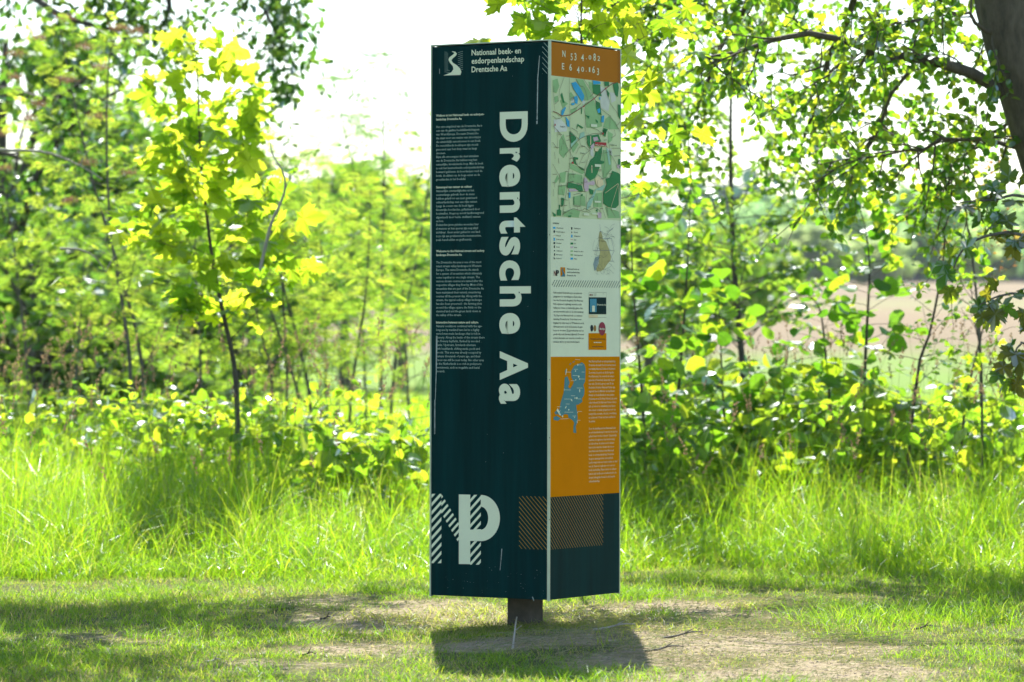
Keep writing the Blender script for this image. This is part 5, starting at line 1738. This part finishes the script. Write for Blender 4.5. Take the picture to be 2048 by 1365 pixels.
# drooping understory leaves of the tall grass
x, y = sample(34000, 17, 24, .6)
keep = y > EDGE(x) - .1
x, y = x[keep], y[keep]
d = np.clip(y - EDGE(x), 0, 2)
blades('grass_understory', x, y, rng.uniform(.14, .36, len(x)) * (.5 + .35 * d), rng.uniform(.0022, .0042, len(x)), rng.uniform(.6, 1.6, len(x)), 5, M['grass'], 'arching lower grass blades between the tall stems', np.clip(rng.normal(.32, .18, len(x)), 0, .9), 6)
# farther meadow grass
x, y = sample(42000, 24, 60, 1.5, 1.2)
blades('meadow_grass', x, y, rng.uniform(.25, .5, len(x)), rng.uniform(.012, .022, len(x)), rng.uniform(.2, .9, len(x)), 3, M['grass'], 'rough meadow grass stretching back towards the field', np.clip(rng.normal(.45, .18, len(x)), 0, .9), 7)


def stalks(name, label, x, y, h, seed, mat, hl, hw_, stem_r=.0011):
    rng = np.random.default_rng(seed)
    paths, P, D, N, S = [], [], [], [], []
    for i in range(len(x)):
        z = gz(x[i], y[i])
        a = rng.uniform(0, 6.28); ln = h[i] * rng.uniform(.05, .28)
        p0 = np.array([x[i], y[i], z]); p2 = p0 + [math.cos(a) * ln, math.sin(a) * ln, h[i]]
        pth = smooth_path([p0, p0 * .5 + p2 * .5 + [-math.cos(a) * ln * .2, 0, 0], p2], 6)
        paths.append((pth, np.linspace(stem_r * 1.3, stem_r * .7, 6)))
        tg = norm(pth[-1] - pth[-2])
        k = 26
        for j in range(k):
            u = j / k
            off = rng.normal(0, 1, 3) * hw_ * math.sin(math.pi * (.12 + .8 * u))
            P.append(pth[-1] + tg * hl * (u - .35) + off * 1.2 + [math.cos(a) * hl * .2 * u * u, math.sin(a) * hl * .2 * u * u, 0]); D.append(tg + rng.normal(0, .35, 3)); N.append(rng.normal(0, 1, 3)); S.append(.013 * rng.uniform(.6, 1.2))
    root = empty(name, (float(x[0]), float(y[0]), 0), label, 'grass')
    root['kind'] = 'stuff'
    b0 = np.array(root.location)
    link('stalks', tube_mesh('stalks', [(p - b0, r) for p, r in paths], 3), M['grass_stem'], root, kind='stuff')
    P = np.array(P)
    link('seed_heads', scatter_mesh('seed_heads', 'small', P - b0, D, N, S, rng.random(len(P))), mat, root, kind='stuff')


rng = np.random.default_rng(3)
x, y = sample(420, 17.5, 22, .3)
ok = (y > EDGE(x) + .3)
x, y = x[ok], y[ok]
stalks('seeding_grass', 'thin grass stalks with brownish seed heads rising from the tall grass', x, y, np.clip(.36 + (y - EDGE(x)) * .30, .34, .92) * rng.uniform(.8, 1.25, len(x)), 8, M['seed'], .085, .0045)

# dark upright blade bundles in front of the tall grass, left
TB = []
for px, py, n_, rx, hh in ((255, 1105, 26, .03, .30), (200, 1140, 34, .09, .32), (90, 1130, 60, .12, .26), (300, 1135, 22, .08, .30), (520, 1080, 30, .05, .36), (410, 1100, 30, .08, .30), (1660, 1110, 18, .06, .24), (860, 1060, 16, .05, .4)):
    p = px_ground(px, py)
    TB.append(np.stack([p.x + rng.normal(0, rx, n_), p.y + rng.normal(0, rx, n_), np.full(n_, hh) * rng.uniform(.6, 1.25, n_)], -1))
TB = np.concatenate(TB)
blades('coarse_grass', TB[:, 0], TB[:, 1], TB[:, 2], rng.uniform(.004, .007, len(TB)), rng.uniform(.1, .6, len(TB)), 6, M['grass'], 'coarse darker grass bundles standing at the front of the meadow', np.clip(rng.normal(.08, .08, len(TB)), 0, 1), 9)


# straw and hay lying flat
def flat_straw(name, label, x, y, L, w, seed, mat, zj=.006):
    rng = np.random.default_rng(seed)
    n = len(x)
    a = rng.uniform(0, np.pi, n)
    cv = rng.normal(0, .35, n)
    z = ground_z(x, y)
    VV = []
    for s in (-1, 0, 1):
        px = x + np.cos(a + cv * s * .5) * L * s * .5; py = y + np.sin(a + cv * s * .5) * L * s * .5
        zz = z + .003 + zj * rng.random(n) + (.006 * rng.random(n) if s == 0 else 0)
        nx_, ny_ = -np.sin(a) * w / 2, np.cos(a) * w / 2
        VV += [np.stack([px + nx_, py + ny_, zz + .0012], -1), np.stack([px - nx_, py - ny_, zz], -1)]
    V = np.stack(VV, 1)
    F = np.array([(0, 1, 3), (0, 3, 2), (2, 3, 5), (2, 5, 4)])
    F = (F[None] + (np.arange(n) * 6)[:, None, None]).reshape(-1, 3)
    o = link(name, mesh_arrays(name, V.reshape(-1, 3), F, np.repeat(rng.random(n), 6)), mat, kind='stuff')
    tag(o, label, 'straw')


x, y = sample(60000, 11.2, 18.5)
b = bare(x, y)
keep = rng.random(len(x)) < (.10 + .9 * np.clip(b * 1.5, 0, 1) * np.where(b > .85, .45, 1))
x, y = x[keep], y[keep]
flat_straw('dry_straw', 'dry straw lying flat over the worn patches of the lawn', x, y, rng.uniform(.012, .045, len(x)), rng.uniform(.0012, .0028, len(x)), 10, M['straw'])
HX = []
for px, py, n_, rx, ry in ((1560, 1252, 260, .25, .25), (1620, 1228, 160, .2, .25), (1480, 1262, 160, .22, .2), (1330, 1325, 220, .3, .25), (1120, 1300, 90, .25, .2), (1530, 1205, 120, .25, .2), (1700, 1290, 120, .2, .25), (620, 1225, 60, .15, .2), (1200, 1240, 100, .15, .3)):
    p = px_ground(px, py)
    HX.append(np.stack([p.x + rng.normal(0, rx * .7, n_), p.y + rng.normal(0, ry, n_)], -1))
HX = np.concatenate(HX)
flat_straw('cut_hay', 'long pale green strands of mown grass on the bare ground right of the pillar', HX[:, 0], HX[:, 1], rng.uniform(.04, .18, len(HX)), rng.uniform(.0012, .0028, len(HX)), 12, M['straw'], .022)

# mound of dead grass round the post
TB = []
p = px_ground(1055, 1262)
n_ = 2600
x = p.x + rng.normal(0, .20, n_); y = p.y - .12 + np.abs(rng.normal(0, .12, n_)) * rng.choice([-1, 1.6], n_)
for px_, py_, k_, sx_, sy_ in ((955, 1228, 1100, .10, .28), (1150, 1232, 1300, .14, .28), (1235, 1245, 700, .10, .25), (880, 1238, 500, .12, .2), (760, 1240, 500, .16, .2), (1500, 1215, 350, .07, .10)):
    q_ = px_ground(px_, py_)
    x = np.concatenate([x, q_.x + rng.normal(0, sx_, k_)]); y = np.concatenate([y, q_.y + rng.normal(0, sy_, k_)])
ok = ~((np.abs(x - CEN.x) < .09) & (np.abs(y - CEN.y) < .09))
x, y = x[ok], y[ok]
blades('dead_grass_ring', x, y, rng.uniform(.02, .075, len(x)), rng.uniform(.002, .0035, len(x)), rng.uniform(.8, 2.4, len(x)), 4, M['lawn'], 'bent half-dead grass around the foot of the post', np.clip(rng.normal(.72, .22, len(x)), 0, 1), 14)

# clods, pebbles and twigs
def clods(name, label, n_, seed, mat, cat, r0, r1):
    rng = np.random.default_rng(seed)
    x, y = sample(n_ * 6, 11.4, 17)
    b = bare(x, y)
    k = np.argsort(-b + rng.random(len(b)) * .5)[:n_]
    x, y = x[k], y[k]
    ico = np.array([(1, 0, 0), (-1, 0, 0), (0, 1, 0), (0, -1, 0), (0, 0, 1), (0, 0, -1), (.6, .6, .5), (-.6, .5, .6), (.5, -.6, .6), (-.6, -.6, .4)], float)
    tf = np.array([(4, 6, 7), (0, 6, 8), (2, 7, 6), (1, 9, 7), (3, 8, 9), (4, 7, 9), (4, 9, 8), (4, 8, 6), (0, 2, 6), (2, 1, 7), (1, 3, 9), (3, 0, 8), (5, 2, 0), (5, 1, 2), (5, 3, 1), (5, 0, 3)])
    r = rng.uniform(r0, r1, n_)
    V = np.stack([x, y, ground_z(x, y)], -1)[:, None] + r[:, None, None] * ico[None] * rng.uniform(.7, 1.3, (n_, 10, 1)) * [1, 1, .6]
    F = (tf[None] + (np.arange(n_) * 10)[:, None, None]).reshape(-1, 3)
    tag(link(name, mesh_arrays(name, V.reshape(-1, 3), F), mat, kind='stuff'), label, cat)


clods('soil_crumbs', 'small crumbs of sandy soil strewn over the bare patches', 2600, 21, plain('soil_crumb', (.30, .24, .18), .95, var=.4, scale=40), 'soil', .002, .007)
for i, (px, py, ang, L, lab, mt) in enumerate(((1325, 1302, .5, .16, 'grey forked twig on the sandy patch right of the pillar', 'bark_grey'), (1290, 1318, .2, .13, 'short grey twig left of the forked one on the sand', 'bark_grey'),
                                               (1025, 1312, 1.45, .12, 'bleached twig sticking up in front of the post', 'twig_pale'), (1185, 1288, -.35, .16, 'pale curved stalk lying in the pillar shadow', 'twig_pale'),
                                               (1820, 1262, .1, .10, 'thin dark twig in the grass at the right', 'bark_dark'), (600, 1318, .1, .05, 'dark bark chip on the dry grass at the lower left', 'bark_dark'),
                                               (640, 1242, .4, .05, 'dark bark chip beside the worn patch left of the post', 'bark_dark'), (415, 1333, -.6, .05, 'pale dead leaf stalk at the lower left', 'twig_pale'))):
    p = px_ground(px, py)
    q = np.array(p)
    u = np.array([math.cos(ang), .25, .12 if ang < 1.3 else .9])
    pts = smooth_path([[0, 0, .008], u * L * .35 + [0, 0, .008], u * L * .7 + [0, .02, .012], u * L + [0, 0, .006]], 7)
    paths = [(pts, np.linspace(.0042, .0018, 7)), (np.array([pts[3], pts[3] + [L * .2, -.03, .02]]), np.array([.0025, .001]))]
    o = link('fallen_twig', tube_mesh('fallen_twig', paths, 5), M[mt], None, (p.x, p.y, gz(p.x, p.y)))
    tag(o, lab, 'twig', 'fallen twigs on the lawn')
# pink flowers in the thicket
for i, (px, py, Y, lab) in enumerate(((558, 726, 20.5, 'upper left pink flower low in the thicket'), (595, 734, 20.5, 'right-hand pink flower low in the thicket'), (563, 768, 20.4, 'lowest pink flower low in the thicket'))):
    c = A3(px, py, Y)
    root = empty('pink_flower', (c[0], c[1], gz(c[0], c[1])), lab, 'flower', 'pink flowers in the thicket')
    zz = c[2] - root.location.z
    link('stem', tube_mesh('stem', [(np.array([[0, 0, 0], [.01, 0, zz * .5], [0, 0, zz]]), np.array([.003, .0025, .002]))], 5), M['grass_stem'], root)
    me_ = scatter_mesh('petals', 'oval', np.tile([0, 0, zz], (6, 1)), [(math.cos(a), math.sin(a), .3) for a in np.linspace(0, 5.2, 6)], np.tile([0, 0, 1.], (6, 1)), np.full(6, .028), np.zeros(6))
    link('petals', me_, M['pink'], root)

# ---- haze over the distance
hv = [(-420, -30, -1.2), (420, -30, -1.2), (420, 760, -1.2), (-420, 760, -1.2), (-420, -30, 45), (420, -30, 45), (420, 760, 45), (-420, 760, 45)]
me = bpy.data.meshes.new('haze')
me.from_pydata(hv, [], [(3, 2, 1, 0), (4, 5, 6, 7), (0, 1, 5, 4), (1, 2, 6, 5), (2, 3, 7, 6), (3, 0, 4, 7)])
m, t, out = newmat('haze')
pv = t.nodes.new('ShaderNodeVolumePrincipled')
pv.inputs['Color'].default_value = (.86, .93, 1, 1)
pv.inputs['Density'].default_value = .00015
t.links.new(pv.outputs[0], out.inputs['Volume'])
hz_ = link('haze', me, m, kind='stuff')
